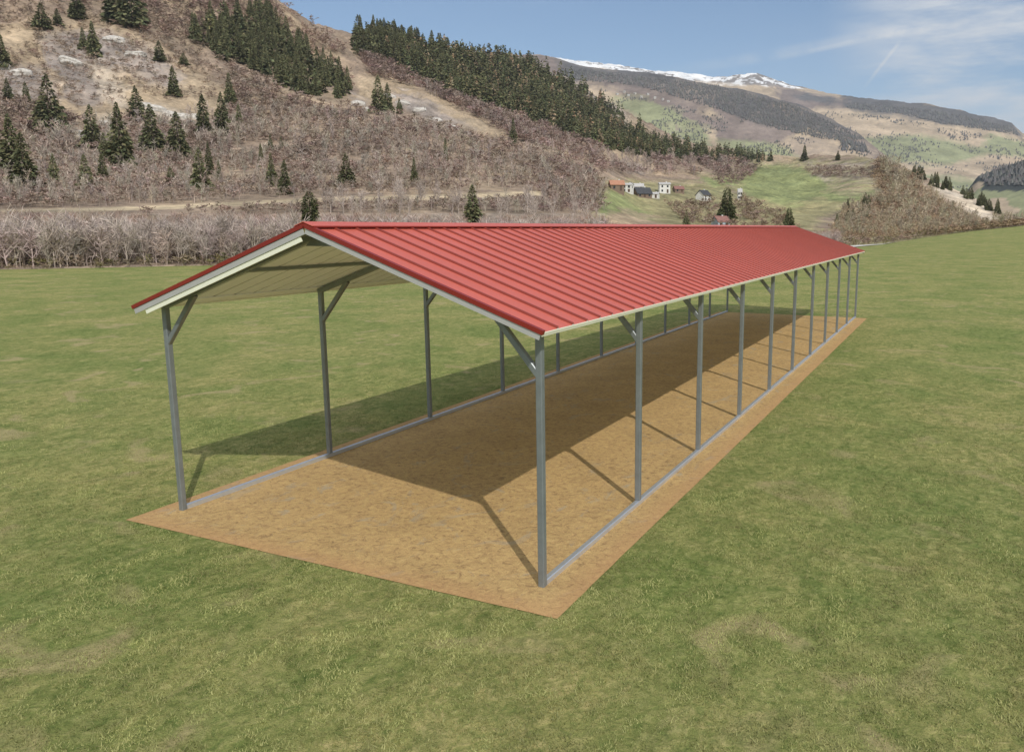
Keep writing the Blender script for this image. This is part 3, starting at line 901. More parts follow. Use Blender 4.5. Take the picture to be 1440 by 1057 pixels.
# woods
W1 = [(262, 62), (300, 38), (340, 26), (372, 20), (395, 48), (440, 84), (490, 122), (492, 140), (430, 138), (385, 120), (366, 104), (335, 96), (300, 78)]
W2 = [(497, 62), (540, 60), (600, 80), (680, 93), (745, 100), (770, 118), (820, 146), (862, 176), (890, 190), (940, 204), (1000, 216), (1085, 224), (1085, 228), (1000, 230), (930, 226), (850, 210), (780, 182), (700, 158), (640, 138), (590, 112), (540, 92), (500, 76)]
W2E = [(690, 92), (800, 114), (850, 148), (900, 180), (896, 184), (850, 156), (800, 124), (700, 100)]
def woods():
    rg = np.random.default_rng(21)
    x, y = scatter(W1, 170, 5)
    az, r, z, ok = on_near(x, y); P = to_world(az, r, z)
    extra = np.arange(100, len(x)); extra = extra[ok[extra]]
    w1 = (az[extra], r[extra], z[extra], rg.uniform(20, 34, len(extra)) * r[extra] / FH)
    for i in range(100):
        if not ok[i]: continue
        h = rg.uniform(22, 38) * r[i] / FH
        put_conifer(P[i], h, rg.uniform(0.75, 1.1), int(rg.integers(4)), 'dark conifer crowded in the wood on the upper left slope', 'conifers of the wood on the upper left slope', rot=rg.uniform(0, 6))
    x, y = scatter(W2, 2700, 6)
    x2, y2 = scatter(W2E, 40, 7)
    x = np.concatenate([x, x2]); y = np.concatenate([y, y2])
    az, r, z, ok = on_near(x, y)
    m = ok & (r > 60); az, r, z, x, y = az[m], r[m], z[m], x[m], y[m]
    hp = np.interp(x, [500, 700, 900, 1080], [30, 25, 19, 13]) * rg.uniform(0.65, 1.25, len(x))
    h = hp * r / FH
    o = np.argsort(-hp); big = o[:90]; rest = o[90:]
    P = to_world(az, r, z)
    for i in big:
        put_conifer(P[i], h[i], rg.uniform(0.85, 1.2), int(rg.integers(4)), 'tall dark conifer in the long wood along the skyline ridge', 'conifers of the long wood on the skyline ridge', rot=rg.uniform(0, 6))
    # a tenth are brownish, leafless larches
    cm = np.ones((len(rest), 3)); lar = rg.uniform(size=len(rest)) < 0.10
    cm[lar] = (2.6, 1.9, 2.4)
    cm = np.concatenate([cm, np.ones((len(w1[0]), 3))])
    V, T, C = stamp(CON_SMALL, np.concatenate([az[rest], w1[0]]), np.concatenate([r[rest], w1[1]]), np.concatenate([z[rest], w1[2]]), np.concatenate([h[rest], w1[3]]), rg.uniform(0.9, 1.35, len(cm)), rg, cm, 0.35)
    tag(npmesh('conifer_wood', V, T, M_CON, cols=C), 'dense dark conifer wood running down the skyline ridge and on the upper slope', 'wood', None, 'stuff')
    # small groups on the right
    for poly, n, hp, lab in [([(1178, 296), (1222, 290), (1228, 316), (1176, 322)], 16, 16, 'dark conifer in the low clump behind the far end of the roof'),
                             ([(1275, 241), (1330, 262), (1345, 270), (1325, 268), (1282, 250)], 22, 13, 'dark conifer on the crest left of the pale landslip'),
                             ([(1350, 271), (1408, 300), (1402, 302), (1350, 277)], 16, 13, 'dark conifer along the top of the pale landslip')]:
        x, y = scatter(poly, n, 9)
        az, r, z, ok = on_near(x, y); P = to_world(az, r, z)
        for i in range(n):
            if ok[i]: put_conifer(P[i], hp * rg.uniform(0.8, 1.25) * r[i] / FH, rg.uniform(1, 1.4), int(rg.integers(4)), lab, lab.replace('dark conifer', 'dark conifers'), rot=rg.uniform(0, 6))
    # far forests: tiny trees on the spur and crest
    rgf = np.random.default_rng(31)
    Vs = []
    for poly, n, cs, sd, hp in [([(790, 96), (1000, 120), (1120, 150), (1215, 196), (1200, 200), (1150, 195), (1080, 180), (1000, 152), (900, 122), (800, 112)], 4500, [F1F, F1M, F1C], 2.2, 2.9),
                                ([(1190, 146), (1260, 150), (1330, 160), (1422, 180), (1436, 192), (1400, 186), (1330, 176), (1260, 160), (1190, 153)], 1200, [F2F, F2M, F2C], 7.7, 2.8),
                                ([(1180, 195), (1215, 205), (1220, 215), (1185, 212)], 150, [F1F, F1M, F1C], 2.2, 5),
                                ([(840, 125), (1000, 160), (1230, 215), (1180, 240), (1000, 215), (850, 190)], 2600, [F1F, F1M, F1C], 2.2, 2.6),
                                ([(1120, 150), (1240, 165), (1440, 200), (1440, 290), (1300, 290), (1200, 230), (1130, 170)], 3000, [F2F, F2M, F2C], 7.7, 2.6),
                                ([(1375, 250), (1400, 240), (1445, 226), (1600, 190), (1600, 240), (1445, 262), (1390, 262)], 1500, [F3F, F3M, F3C], 5.1, 5.0)]:
        x, y = scatter(poly, n, 12)
        az, r, z, ok = on_near(x, y, (lambda a, q, cs=cs, sd=sd: far_z(cs, a, q, sd)), cs, 260)
        az, r, z = az[ok], r[ok], z[ok]
        if n in (2600, 3000):
            kp = fbm(r * np.sin(az) / 130 + 4, r * np.cos(az) / 130, 4, 0.6) > 0.10; az, r, z = az[kp], r[kp], z[kp]
        h = hp * rgf.uniform(0.6, 1.3, len(az)) * r / FH
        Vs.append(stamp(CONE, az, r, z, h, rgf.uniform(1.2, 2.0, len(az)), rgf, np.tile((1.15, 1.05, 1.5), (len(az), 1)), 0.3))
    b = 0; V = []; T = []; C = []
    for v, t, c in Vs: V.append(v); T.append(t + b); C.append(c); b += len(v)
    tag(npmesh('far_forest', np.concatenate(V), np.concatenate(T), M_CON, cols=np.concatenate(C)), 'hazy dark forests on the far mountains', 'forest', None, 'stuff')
woods()

def brush():
    rg = np.random.default_rng(41)
    SH = [join([bare_tree(rg, 44, 0.42, (0.31, 0.238, 0.195), 0.026, nl=4, pale=1.1)[1]]) for i in range(6)]
    # bare brush over the whole brown hillside
    parts = []
    def add(poly, n, hp, col, wid=(1.2, 2.0), seed=1, tm=SH, hm=None, tint=0.25, skip=()):
        x, y = scatter(poly, n, seed)
        for s in skip:
            m = ~inpoly(x, y, s); x, y = x[m], y[m]
        ly = np.interp(x, [p[0] for p in ROADL], [p[1] for p in ROADL])
        m = ~((y - ly > -4) & (y - ly < hp * 0.8) & (x < 760)); x, y = x[m], y[m]
        az, r, z, ok = on_near(x, y); az, r, z = az[ok], r[ok], z[ok]
        keep = fbm(r * np.sin(az) / 22, r * np.cos(az) / 22, 3) > -0.28
        az, r, z = az[keep], r[keep], z[keep]
        h = hp * rg.uniform(0.5, 1.3, len(az)) * r / FH
        if tm is not SH: h = h * 1.1
        if hm: h = np.minimum(h, hm)
        cc = np.tile(col, (len(az), 1)) * (1 + 0.25 * fbm(r * np.sin(az) / 60, r * np.cos(az) / 60, 3))[:, None]
        parts.append(stamp(tm, az, r, z, h, rg.uniform(wid[0], wid[1], len(az)), rg, cc, tint))
    rocksk = [NEAR_POLY[0][1], NEAR_POLY[9][1]]
    add([(-300, 40), (0, 150), (280, 180), (330, 100), (420, 140), (500, 155), (620, 180), (720, 205), (800, 225), (850, 262), (850, 296), (-300, 310)], 9500, 13, (1, 1, 1), seed=2, skip=rocksk)
    add([(-200, 0), (0, 0), (380, 0), (470, 75), (330, 140), (0, 160), (-200, 120)], 2600, 7, (1.0, 1.0, 0.95), seed=3)
    add([(200, -40), (380, 0), (480, 60), (500, 130), (400, 60), (330, 30), (290, 60), (200, 60)], 700, 10, (1, .95, .95), seed=31)
    add([(500, 70), (560, 100), (640, 140), (760, 180), (850, 215), (850, 240), (720, 195), (600, 130), (520, 108)], 900, 13, (1.0, 0.95, 1.0), seed=4)
    add([(760, 225), (1030, 228), (1070, 240), (1040, 262), (960, 262), (840, 250), (840, 300), (760, 300)], 1300, 11, (0.98, 0.92, 0.98), seed=5, skip=[NEAR_POLY[15][1], [(845, 245), (1000, 248), (1000, 290), (850, 290)]])
    add([(935, 288), (1050, 285), (1080, 325), (975, 325)], 380, 11, (1, 0.98, 0.9), seed=6)
    add([(1040, 280), (1100, 300), (1130, 330), (1050, 330)], 160, 10, (1, 0.98, 0.85), seed=7)
    add([(1130, 236), (1245, 238), (1245, 252), (1140, 250)], 260, 6, (0.9, 0.88, 0.85), seed=8)
    # olive brown spur on the right
    add([(1235, 228), (1275, 246), (1296, 266), (1322, 288), (1350, 304), (1390, 318), (1440, 319), (1440, 330), (1300, 334), (1165, 340), (1185, 300), (1245, 278), (1230, 255)], 3600, 9.5, (1.12, 1.08, 0.88), seed=9, skip=[NEAR_POLY[-1][1]])
    add([(1440, 306), (1900, 285), (1900, 306), (1440, 318)], 600, 10, (1.0, 0.98, 0.85), seed=10)
    add([(-1400, 200), (-300, 150), (-300, 300), (-1400, 310)], 1500, 16, (1, 1, 1), seed=19)
    ST = [join(list(bare_tree(rg, 46, 0.22, (0.37, 0.315, 0.265), 0.013, nl=6, pale=1.35, upright=1.1))) for i in range(6)]
    add([(0, 200), (330, 160), (500, 165), (620, 190), (720, 212), (800, 230), (850, 262), (850, 300), (0, 300)], 2200, 17, (1, 1, 1), (0.8, 1.2), seed=51, tm=ST)
    add([(1235, 226), (1275, 244), (1296, 264), (1322, 288), (1350, 304), (1390, 316), (1440, 317), (1440, 328), (1300, 334), (1165, 338), (1185, 300), (1245, 278)], 900, 15, (0.95, 0.95, 0.8), (0.9, 1.3), seed=52, tm=ST)
    add([(560, 110), (700, 165), (850, 220), (1030, 232), (1060, 245), (900, 250), (760, 215)], 500, 13, (1, .95, 1), (0.8, 1.2), seed=53, tm=ST)
    b = 0; V = []; T = []; C = []
    for v, t, c in parts: V.append(v); T.append(t + b); C.append(c); b += len(v)
    print('brush tris', sum(len(t) for t in T))
    tag(npmesh('hillside_brush', np.concatenate(V), np.concatenate(T), M_BARE, cols=np.concatenate(C)), 'leafless brown brush covering the mountainside', 'brush', None, 'stuff')

    # grey thicket of bare saplings along the far field edge
    TH = [bare_tree(rg, 190, 0.26, (0.46, 0.39, 0.345), 0.0065, nl=10, pale=1.15, upright=0.9) for i in range(6)]
    THm = [join([a, b_]) for a, b_ in TH]
    x = rg.uniform(-900, 1180, 2750); x = x[(np.abs(x - 437) > 13) & (np.abs(x - 665) > 13)]; n = len(x)
    az, _ = ang(x, 330)
    r0 = np.interp(az, C0[0], C0[2]); r = r0 + 1 + rg.uniform(0, 1, n) ** 1.3 * (34 + r0 * 0.1)
    z = near_z(az, r) - 0.1
    h = rg.uniform(2.3, 3.9, n) * np.clip(r / 85, 1, 1.3)
    h = np.where(x > 850, np.minimum(h, 2.6), h)
    h = np.clip(h, 0.9, np.maximum(CAM[2] + r * rg.uniform(0.010, 0.019, n) - z, 0.9))
    cm = np.tile((1.0, 0.98, 0.98), (n, 1)); bk = (r - r0 > 22); cm[bk] = (0.90, 0.80, 0.73)
    V, T, C = stamp(THm, az, r, z, h, rg.uniform(0.8, 1.3, n), rg, cm, 0.2)
    tag(npmesh('bare_thicket', V, T, M_BARE, cols=C), 'grey leafless thicket along the far edge of the field', 'thicket', None, 'stuff')
    n = 2200
    x = rg.uniform(-900, 1180, n); x[:500] = rg.uniform(1180, 1600, 500); az, _ = ang(x, 330)
    r0 = np.interp(az, C0[0], C0[2]); r = r0 + rg.uniform(-1.2, 1, n) + rg.uniform(0, 1, n) ** 2 * 14
    z = np.where(r < r0 + 1, near_foot_z(az), near_z(az, r)) - 0.1
    cm = np.tile((1.0, 1.0, 0.92), (n, 1)); lo_ = rg.uniform(size=n) < 0.3; cm[lo_] = (0.75, 0.85, 0.5)
    V, T, C = stamp(SH, az, r, z, rg.uniform(0.5, 1.5, n) * np.where(r < r0, 0.5, 1) * np.where(x > 1180, 1.5, 1), rg.uniform(1.0, 1.8, n), rg, cm, 0.2)
    tag(npmesh('low_brush', V, T, M_BARE, cols=C), 'low dry brush at the foot of the thicket', 'brush', None, 'stuff')
    TM = [(mesh_of('trunk', a, M_BARK), mesh_of('crown', b_, M_BARE)) for a, b_ in TH]
    n = 90
    x = np.concatenate([np.linspace(-60, 420, 62) + rg.uniform(-4, 4, 62), rg.uniform(452, 860, 28)])
    x = np.where(np.abs(x - 665) < 16, x + 34, x)
    az, _ = ang(x, 340)
    r0 = np.interp(az, C0[0], C0[2]); r = r0 + rg.uniform(0.3, 6, n) + np.where(x > 430, rg.uniform(40, 80, n), 0)
    z = np.where(x > 430, near_z(az, r), near_foot_z(az)) - 0.05
    P = to_world(az, r, z)
    for i in range(n):
        hh = rg.uniform(3.0, 5.2) * (1 if x[i] < 430 else 1.15)
        e = empty('bare_tree', P[i]); e.rotation_euler = (0, 0, rg.uniform(0, 6)); e.scale = (hh * 0.8, hh * 0.8, hh)
        if x[i] < 430: tag(e, 'slender leafless sapling with pale trunk at the field edge', 'tree', 'bare saplings along the far field edge')
        else: tag(e, 'slender leafless tree with pale trunk in brown brush over the roof', 'tree', 'bare trees in the brush over the roof')
        k = int(rg.integers(len(TM)))
        for nm, me in zip(('trunk', 'crown'), TM[k]):
            c = bpy.data.objects.new(nm, me); COL.objects.link(c); c.parent = e
brush()

# ---------------------------------------------------------------- village
M_WALLW = mat_simple('white_render', (0.74, 0.73, 0.70), 0.9, 0, 0.05)
M_WALLB = mat_simple('brown_timber_wall', (0.22, 0.16, 0.12), 0.9, 0, 0.15)
M_WALLG = mat_simple('blue_grey_wall', (0.42, 0.50, 0.55), 0.9, 0, 0.05)
M_RO = mat_simple('orange_tile', (0.44, 0.22, 0.14), 0.9, 0, 0.15, 1.0)
M_RD = mat_simple('dark_slate', (0.055, 0.058, 0.065), 0.8, 0, 0.2, 1.0)
M_RR = mat_simple('red_tile', (0.26, 0.13, 0.11), 0.9, 0, 0.15, 1.0)
M_RG = mat_simple('pale_grey_roof', (0.48, 0.47, 0.46), 0.9, 0, 0.1, 1.0)
M_WIN = mat_simple('window_glass', (0.03, 0.035, 0.04), 0.2, 0, 0.1)
M_DOOR = mat_simple('dark_door', (0.10, 0.06, 0.04), 0.7, 0, 0.1)

def house(x, y, wpx, hpx, mw, mr, label, turn=0.0, rise=0.35, dep=0.8, storeys=2, group=None, name='house', res=None, tiny=False):
    az, r, z = res
    w_ = wpx * r / FH; h = hpx * r / FH; d = w_ * dep
    P = to_world(np.array([az]), np.array([r]), np.array([z]))[0]
    e = empty(name, P); e.rotation_euler = (0, 0, -(YAW + az) + turn)
    tag(e, label, 'house', group)
    hw = h * (1 - rise) if rise else h
    m = MB(); m.box(-w_ / 2, w_ / 2, -d / 2, d / 2, -h * 0.5, hw)
    m.add([(-w_ / 2, -d / 2, hw), (-w_ / 2, d / 2, hw), (-w_ / 2, 0, h - 0.02 * h)], [(0, 1, 2)]); m.add([(w_ / 2, -d / 2, hw), (w_ / 2, d / 2, hw), (w_ / 2, 0, h - 0.02 * h)], [(0, 1, 2)])
    m.build('wall', mw, e)
    m = MB(); o_ = 0.06 * w_; th = 0.05 * h; s = (h - hw) / (d / 2)
    for sg in (-1, 1):
        y0 = sg * (d / 2 + o_); z0 = hw - s * o_
        m.add([(-w_ / 2 - o_, y0, z0), (w_ / 2 + o_, y0, z0), (w_ / 2 + o_, 0, h), (-w_ / 2 - o_, 0, h),
               (-w_ / 2 - o_, y0, z0 + th), (w_ / 2 + o_, y0, z0 + th), (w_ / 2 + o_, 0, h + th), (-w_ / 2 - o_, 0, h + th)],
              [(0, 3, 2, 1), (4, 5, 6, 7), (0, 1, 5, 4), (1, 2, 6, 5), (2, 3, 7, 6), (3, 0, 4, 7)])
    rf = m.build('roof', mr, e)
    if tiny: return
    m = MB(); c = 0.05 * w_; m.box(w_ * 0.2 - c, w_ * 0.2 + c, d * 0.1 - c, d * 0.1 + c, h * 0.8, h * 1.14); m.build('chimney', M_WALLW, rf)
    nw = max(2, int(w_ / 2.2)); sh = hw / storeys
    for k in range(storeys):
        for i in range(nw):
            if k == 0 and i == nw // 2:
                m = MB(); cx = -w_ / 2 + w_ * (i + 0.5) / nw; m.box(cx - 0.45, cx + 0.45, -d / 2 - 0.06, -d / 2 + 0.02, 0, min(2.0, sh * .85)); m.build('door', M_DOOR, e); continue
            m = MB(); cx = -w_ / 2 + w_ * (i + 0.5) / nw; cz = sh * (k + 0.55)
            m.box(cx - 0.42, cx + 0.42, -d / 2 - 0.05, -d / 2 + 0.02, cz - 0.55, cz + 0.5); m.build('window', M_WIN, e)
            if i == nw - 1:
                m = MB(); m.box(w_ / 2 - 0.02, w_ / 2 + 0.05, -0.4, 0.4, cz - 0.55, cz + 0.5); m.build('window', M_WIN, e)

HOUSES = [
 (867, 269, 19, 14, M_WALLB, M_RO, 'brown house with orange tiled roof at the left end of the village', 0.2, 0.4, .8, 1),
 (883, 271, 13, 12, M_WALLW, M_RG, 'boxy white house beside the orange roofed house', -0.3, 0.2, .9, 2),
 (897, 268, 15, 9, M_WALLW, M_RG, 'low long white house behind the dark roofed house', 0.1, 0.45, .7, 1),
 (903, 278, 21, 13, M_WALLB, M_RD, 'house with a big dark slate roof in the village centre', 0.4, 0.6, .9, 1),
 (920, 279, 13, 8, M_WALLW, M_RG, 'low white house right of the dark slate roof', -0.2, 0.3, .8, 1),
 (934, 272, 15, 14, M_WALLW, M_RG, 'tall white two storey house with dark windows', 0.15, 0.15, .9, 2),
 (954, 271, 13, 8, M_WALLB, M_RR, 'small brown house with dark red roof right of the tall white one', 0.3, 0.5, .9, 1),
 (989, 282, 16, 13, M_WALLW, M_RD, 'white house with dark roof apart on the right of the village', 0.9, 0.5, .9, 2),
 (1013, 319, 19, 14, M_WALLG, M_RR, 'blue grey house with red roof peeping over the carport ridge', 0.6, 0.5, .9, 2),
 (1040, 282, 6, 14, M_WALLW, M_RG, 'narrow white tower house right of the dark evergreen', 0.2, 0.3, .9, 2),
]
M_HAM = mat_simple('weathered_render', (0.50, 0.48, 0.44), 0.9, 0, 0.05)
def village():
    a = np.array([(h[0], h[1]) for h in HOUSES], float)
    az, r, z, ok = on_near(a[:, 0], a[:, 1])
    for i, h in enumerate(HOUSES):
        house(*h[:7], turn=h[7], rise=h[8], dep=h[9], storeys=h[10], res=(az[i], r[i], z[i]), name='house')
    cs = [F1F, F1M, F1C]
    x = np.array([868, 878, 884, 893, 902, 911, 921, 932, 940]); y = np.array([134, 131, 136, 133, 138, 134, 139, 141, 144])
    az, r, z, ok = on_near(x, y, (lambda a, q: far_z(cs, a, q, 2.2)), cs, 400)
    for i in range(len(x)):
        house(x[i], y[i], 3.2, 2.2, M_HAM, M_RG, 'tiny white house of the hamlet high on the far mountain', turn=random.uniform(-1, 1), res=(az[i], r[i], z[i]), group='houses of the hamlet on the far mountain', tiny=True)
village()

# ---------------------------------------------------------------- carport
S = 1.524 * K; W = 3.0527 * K; NB = 11; TB = 0.066
ZR, ZE, OX = 2.1048 * K, 1.5391 * K, 0.1058 * K
YF, YB = -0.1675 * K, 15.51 * K
XR = -W / 2
SL = (ZR - ZE) / (OX + W / 2)                        # roof slope
def zroof(x): return ZR - SL * abs(x - XR)           # top of the sheet
CP = empty('carport', (XR, 0, 0))
tag(CP, 'long open steel carport with red ribbed gable roof on grey square posts', 'carport')
def cp(o):
    o.parent = CP; o.matrix_parent_inverse = Matrix.Translation((-XR, 0, 0)); return o
TH = 0.032                                            # sheet top down to frame top
for k in range(NB):
    y = k * S
    for sd_, x0 in ((1, 0.0), (-1, -W)):
        m = MB(); m.tube((x0, y, 0.004 if k in (0, NB - 1) else 0.0684), (x0, y, zroof(x0) - TH - TB * 0.5), TB)
        cp(m.build('post', M_STEEL))
        xi = x0 - sd_ * 0.50; zt = zroof(xi) - TH - TB * 0.9
        m = MB(); m.tube((x0 - sd_ * 0.01, y, zroof(x0) - TH - 0.46), (xi, y, zt), TB * 0.9)
        cp(m.build('knee_brace', M_STEEL))
    m = MB()
    for sd_, x0 in ((1, TB / 2), (-1, -W - TB / 2)):
        m.tube((x0, y + 0.001, zroof(x0) - TH - TB * 0.5), (XR, y + 0.001, ZR - TH - TB * 0.5), TB)
    cp(m.build('rafter', M_STEEL))
    m = MB()
    zt = ZR - TH - TB * 0.9 + 0.02; hw = 0.22
    yy = y - TB / 2 - 0.006
    for q in (0, TB + 0.012):
        a = [(XR - 0.04, yy + q, zt + .02), (XR + 0.04, yy + q, zt + .02), (XR + hw, yy + q, zt - SL * hw - 0.06), (XR - hw, yy + q, zt - SL * hw - 0.06)]
        m.add(a + [(p[0], p[1] + 0.005, p[2]) for p in a], [(0, 1, 2, 3), (7, 6, 5, 4), (0, 4, 5, 1), (1, 5, 6, 2), (2, 6, 7, 3), (3, 7, 4, 0)])
    cp(m.build('peak_gusset', M_STEEL))
for x0 in (0.0, -W):
    m = MB(); m.tube((x0, TB / 2 + 0.002, 0.034), (x0, (NB - 1) * S - TB / 2 - 0.002, 0.038), 0.062, up=(1, 0, 0), h=0.060)
    cp(m.build('base_rail', M_RAIL))
# hat channels under the sheet
for sg in (-1, 1):
    x = XR + sg * W * 0.27
    pass

# ribbed sheet: one mesh per slope; ribs run from ridge to eave
def sheet(sg):
    half = OX + W / 2; L = math.hypot(half, ZR - ZE)
    pitch = S / 8.0
    ux, uz = sg * half / L, -(ZR - ZE) / L; nx, nz = sg * (ZR - ZE) / L, half / L
    prof = []                                         # (y, height, material)
    y = YF; k = 0
    ribs = []
    c = YF + pitch * 0.98
    while c < YB - 0.08: ribs.append(c); c += pitch
    prof.append((YF, 0.0))
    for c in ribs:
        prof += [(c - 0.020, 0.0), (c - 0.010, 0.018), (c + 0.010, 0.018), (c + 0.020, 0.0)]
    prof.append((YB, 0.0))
    V = []; F = []; MI = []
    n = len(prof)
    for lay, dz in ((0, 0.0), (1, -0.010)):
        for u in (0.02, L):
            for (yy, h) in prof:
                hh = h + dz
                V.append((XR + ux * u + nx * hh, yy, ZR + uz * u + nz * hh))
    for lay in (0, 1):
        for i in range(n - 1):
            a = lay * 2 * n + i; q = (a, a + 1, a + 1 + n, a + n)
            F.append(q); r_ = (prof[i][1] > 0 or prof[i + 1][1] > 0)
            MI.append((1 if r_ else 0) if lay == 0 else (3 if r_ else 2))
    for i in range(n - 1):                            # eave edge
        F.append((n + i, n + i + 1, 3 * n + i + 1, 3 * n + i)); MI.append(0)
    me = bpy.data.meshes.new('roof_sheet'); me.from_pydata(V, [], F)
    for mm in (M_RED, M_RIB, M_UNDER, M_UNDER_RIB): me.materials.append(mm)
    me.polygons.foreach_set('material_index', MI)
    o = bpy.data.objects.new('roof_sheet', me); COL.objects.link(o); return cp(o)
for sg in (-1, 1): sheet(sg)

def slab(sg, y0, y1, u0, u1, h0, h1, name, mat):
    """box following the roof slope: u from ridge to eave, h along the sheet normal"""
    half = OX + W / 2; L = math.hypot(half, ZR - ZE)
    ux, uz = sg * half / L, -(ZR - ZE) / L; nx, nz = sg * (ZR - ZE) / L, half / L
    m = MB(); vs = []
    for h in (h0, h1):
        for (u, y) in ((u0, y0), (u1, y0), (u1, y1), (u0, y1)):
            vs.append((XR + ux * u + nx * h, y, ZR + uz * u + nz * h))
    m.add(vs, [(0, 3, 2, 1), (4, 5, 6, 7), (0, 1, 5, 4), (1, 2, 6, 5), (2, 3, 7, 6), (3, 0, 4, 7)])
    return cp(m.build(name, mat))
Lr = math.hypot(OX + W / 2, ZR - ZE)
for sg in (-1, 1):
    for (ya, yb, nm) in ((YF, YF + 0.045, 'front'), (YB - 0.045, YB, 'back')):
        o0 = -0.012 if nm == 'front' else 0.012
        slab(sg, ya + o0, yb + o0, 0.0, Lr + 0.012, -0.021, 0.020, 'rake_trim', M_REDTRIM)
    slab(sg, YB - 0.008, YB + 0.001, 0.03, Lr - 0.004, -0.098, -0.023, 'fascia', M_WHITE)
    slab(sg, 0.04, YB - 0.4, W * 0.285, W * 0.285 + 0.05, -0.046, -0.0115, 'hat_channel', M_STEEL)
    slab(sg, YF - 0.002, YF + 0.006, 0.03, Lr - 0.004, -0.076 if sg > 0 else -0.082, -0.023, 'fascia', M_WHITE)
    if sg < 0: slab(sg, YF + 0.008, YF + 0.022, 0.10, Lr - 0.17, -0.132, -0.070, 'fascia_lip', M_CREAM)
    slab(sg, YF + 0.05, YB - 0.05, Lr - 0.20, Lr - 0.004, -0.024, -0.0125, 'eave_plate', M_LAV)
    slab(sg, YF + 0.01, YB - 0.01, Lr - 0.002, Lr + 0.010, -0.040, -0.004, 'eave_lip', M_CREAM)
# ridge cap
half = OX + W / 2; cs_ = half / Lr; sn_ = (ZR - ZE) / Lr; wc = 0.115
m = MB(); vs = []
for y in (YF - 0.013, YB + 0.013):
    for h in (0.034, 0.028):
        vs += [(XR - wc * cs_ - h * sn_, y, ZR - wc * sn_ + h * cs_), (XR, y, ZR + h / cs_), (XR + wc * cs_ + h * sn_, y, ZR - wc * sn_ + h * cs_)]
m.add(vs, [(0, 1, 7, 6), (1, 2, 8, 7), (3, 9, 10, 4), (4, 10, 11, 5), (0, 6, 9, 3), (2, 5, 11, 8), (0, 3, 4, 1), (1, 4, 5, 2), (6, 7, 10, 9), (7, 8, 11, 10)])
cp(m.build('ridge_cap', M_RED))
m = MB()
for sg in (-1, 1):
    u = wc + 0.002
    xx = XR + sg * u * cs_; 
    m.tube((xx + sg * 0.024 * sn_, YF, ZR - u * sn_ + 0.024 * cs_), (xx + sg * 0.024 * sn_, YB, ZR - u * sn_ + 0.024 * cs_), 0.016, up=(1, 0, 0))
cp(m.build('ridge_cap_edge', M_REDTRIM))

# ---------------------------------------------------------------- short grass near the camera
def grass():
    rg = np.random.default_rng(77)
    n = 900000
    az = rg.uniform(-0.74, 0.60, n); r = 3.4 + (20 - 3.4) * rg.uniform(0, 1, n) ** 0.85
    P = to_world(az, r, np.zeros(n))
    inside = (P[:, 0] > PX0 - 0.01) & (P[:, 0] < PX1 + 0.01) & (P[:, 1] > PY0 - 0.01) & (P[:, 1] < PY1)
    cl = fbm(P[:, 0] * 2.2, P[:, 1] * 2.2, 4, 0.6); cl2 = 1.5 * fbm(P[:, 0] * 8 + 5, P[:, 1] * 8, 4, 0.65)
    keep = ~inside & (cl + 0.8 * cl2 + rg.uniform(-0.5, 0.5, n) > -0.35) & (rg.uniform(0, 1, n) < 1.15 - r / 22)
    P = P[keep]; cl = cl[keep]; cl2 = cl2[keep]; n = len(P)
    h = rg.uniform(0.006, 0.017, n) * (1 + 0.9 * np.clip(cl + cl2, -0.5, 1)); a = rg.uniform(0, 6.283, n)
    wv = rg.uniform(0.0025, 0.005, n)
    ln = rg.normal(0, 0.7, (n, 2)) * h[:, None]
    d = np.stack([np.cos(a), np.sin(a)], -1) * wv[:, None]
    V = np.zeros((n, 3, 3)); V[:, 0, :2] = P[:, :2] - d; V[:, 1, :2] = P[:, :2] + d; V[:, 2, :2] = P[:, :2] + ln; V[:, 2, 2] = h
    blo = np.clip(1 + 0.55 * fbm(P[:, 0] * 4 + 2, P[:, 1] * 2.6, 3), 0.6, 1.5)[:, None]
    base = np.array([0.28, 0.295, 0.105]); dry = np.array([0.50, 0.46, 0.22]); dk = np.array([0.120, 0.155, 0.042])
    t = np.clip(0.35 + 0.9 * cl2 + rg.normal(0, 0.3, n), 0, 1)[:, None]; u = np.clip(0.5 + cl + rg.normal(0, 0.25, n), 0, 1)[:, None]
    c = (base * u + dk * (1 - u)) * (1 - t * 0.4) + dry * t * 0.4
    c = c * blo
    C = np.repeat(c, 3, axis=0)
    T = np.arange(n * 3).reshape(-1, 3)
    print('grass blades', n)
    tag(npmesh('grass', V.reshape(-1, 3), T, mat_plant('grass_blades', 0.8, objvar=0), cols=C), 'short mown grass around the pad', 'grass', None, 'stuff')
grass()

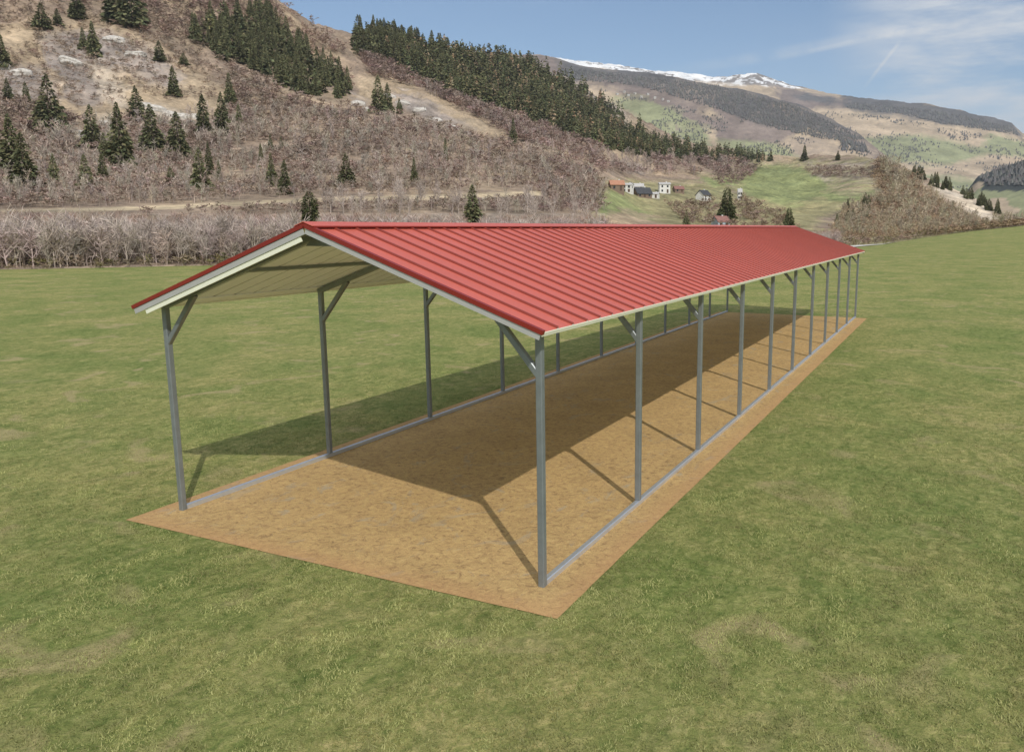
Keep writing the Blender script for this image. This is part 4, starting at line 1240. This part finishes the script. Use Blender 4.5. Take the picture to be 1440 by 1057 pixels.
# ---------------------------------------------------------------- pale rock outcrops on the left slope
def rocks():
    rg = np.random.default_rng(88)
    m = mat_simple('pale_rock', (0.54, 0.51, 0.47), 0.95, 0, 0.3, 0.9, 0.2, 0.5)
    spots = [(205, 150, 12, 7), (222, 156, 16, 8), (240, 164, 14, 8), (256, 170, 18, 10), (268, 180, 13, 11), (272, 166, 12, 8), (146, 180, 15, 13), (112, 194, 13, 10), (118, 206, 9, 6),
             (548, 138, 14, 7), (566, 146, 16, 7), (590, 158, 15, 7), (612, 170, 15, 6), (634, 180, 16, 6), (658, 190, 13, 5), (504, 148, 16, 8), (515, 156, 12, 6), (160, 60, 20, 8), (190, 78, 18, 7), (100, 92, 18, 8), (30, 108, 16, 8), (4, 98, 14, 9)]
    a = np.array(spots, float); az, r, z, ok = on_near(a[:, 0], a[:, 1]); P = to_world(az, r, z)
    import bmesh
    for i, sp in enumerate(spots):
        w_ = sp[2] * r[i] / FH; h = sp[3] * r[i] / FH
        bm = bmesh.new(); bmesh.ops.create_icosphere(bm, subdivisions=3, radius=1)
        V = np.array([v.co[:] for v in bm.verts])
        V = np.sign(V) * np.abs(V) ** 0.75
        V *= (1 + 0.35 * fbm(V[:, 0] * 1.6 + i * 3, V[:, 1] * 1.6 + V[:, 2] * 2.1, 4, 0.6))[:, None]
        for v, c in zip(bm.verts, V): v.co = c
        me = bpy.data.meshes.new('rock_outcrop'); bm.to_mesh(me); bm.free(); me.materials.append(m)
        o = bpy.data.objects.new('rock_outcrop', me); COL.objects.link(o)
        o.location = P[i]; o.scale = (w_ * 0.6, w_ * 0.35, h * 0.62); o.rotation_euler = (0.1, rg.uniform(-0.1, 0.25), -(YAW + az[i]) + rg.uniform(-0.3, 0.3))
        x = sp[0]
        g = ('pale rock below the tan scar on the left slope', 'pale rocks below the tan scar') if 195 < x < 280 and sp[1] > 140 else \
            ('grey rock in the long ledge over the middle of the roof', 'rocks of the long ledge') if x > 480 else \
            ('grey rock protruding from the upper left slope', 'grey rocks of the upper left slope')
        tag(o, g[0], 'rock', g[1])
rocks()

# ---------------------------------------------------------------- air
def haze():
    m = bpy.data.materials.new('haze'); m.use_nodes = True; nt = m.node_tree
    nt.nodes.remove(nt.nodes['Principled BSDF'])
    v = nt.nodes.new('ShaderNodeVolumePrincipled')
    v.inputs['Color'].default_value = (0.80, 0.88, 1.0, 1); v.inputs['Density'].default_value = 0.00006
    nt.links.new(v.outputs[0], nt.nodes['Material Output'].inputs['Volume'])
    b = MB(); b.box(-16000, 16000, -16000, 16000, -4, 1500)
    o = b.build('haze', m); tag(o, kind='stuff', label='thin blue air over the valley')
haze()
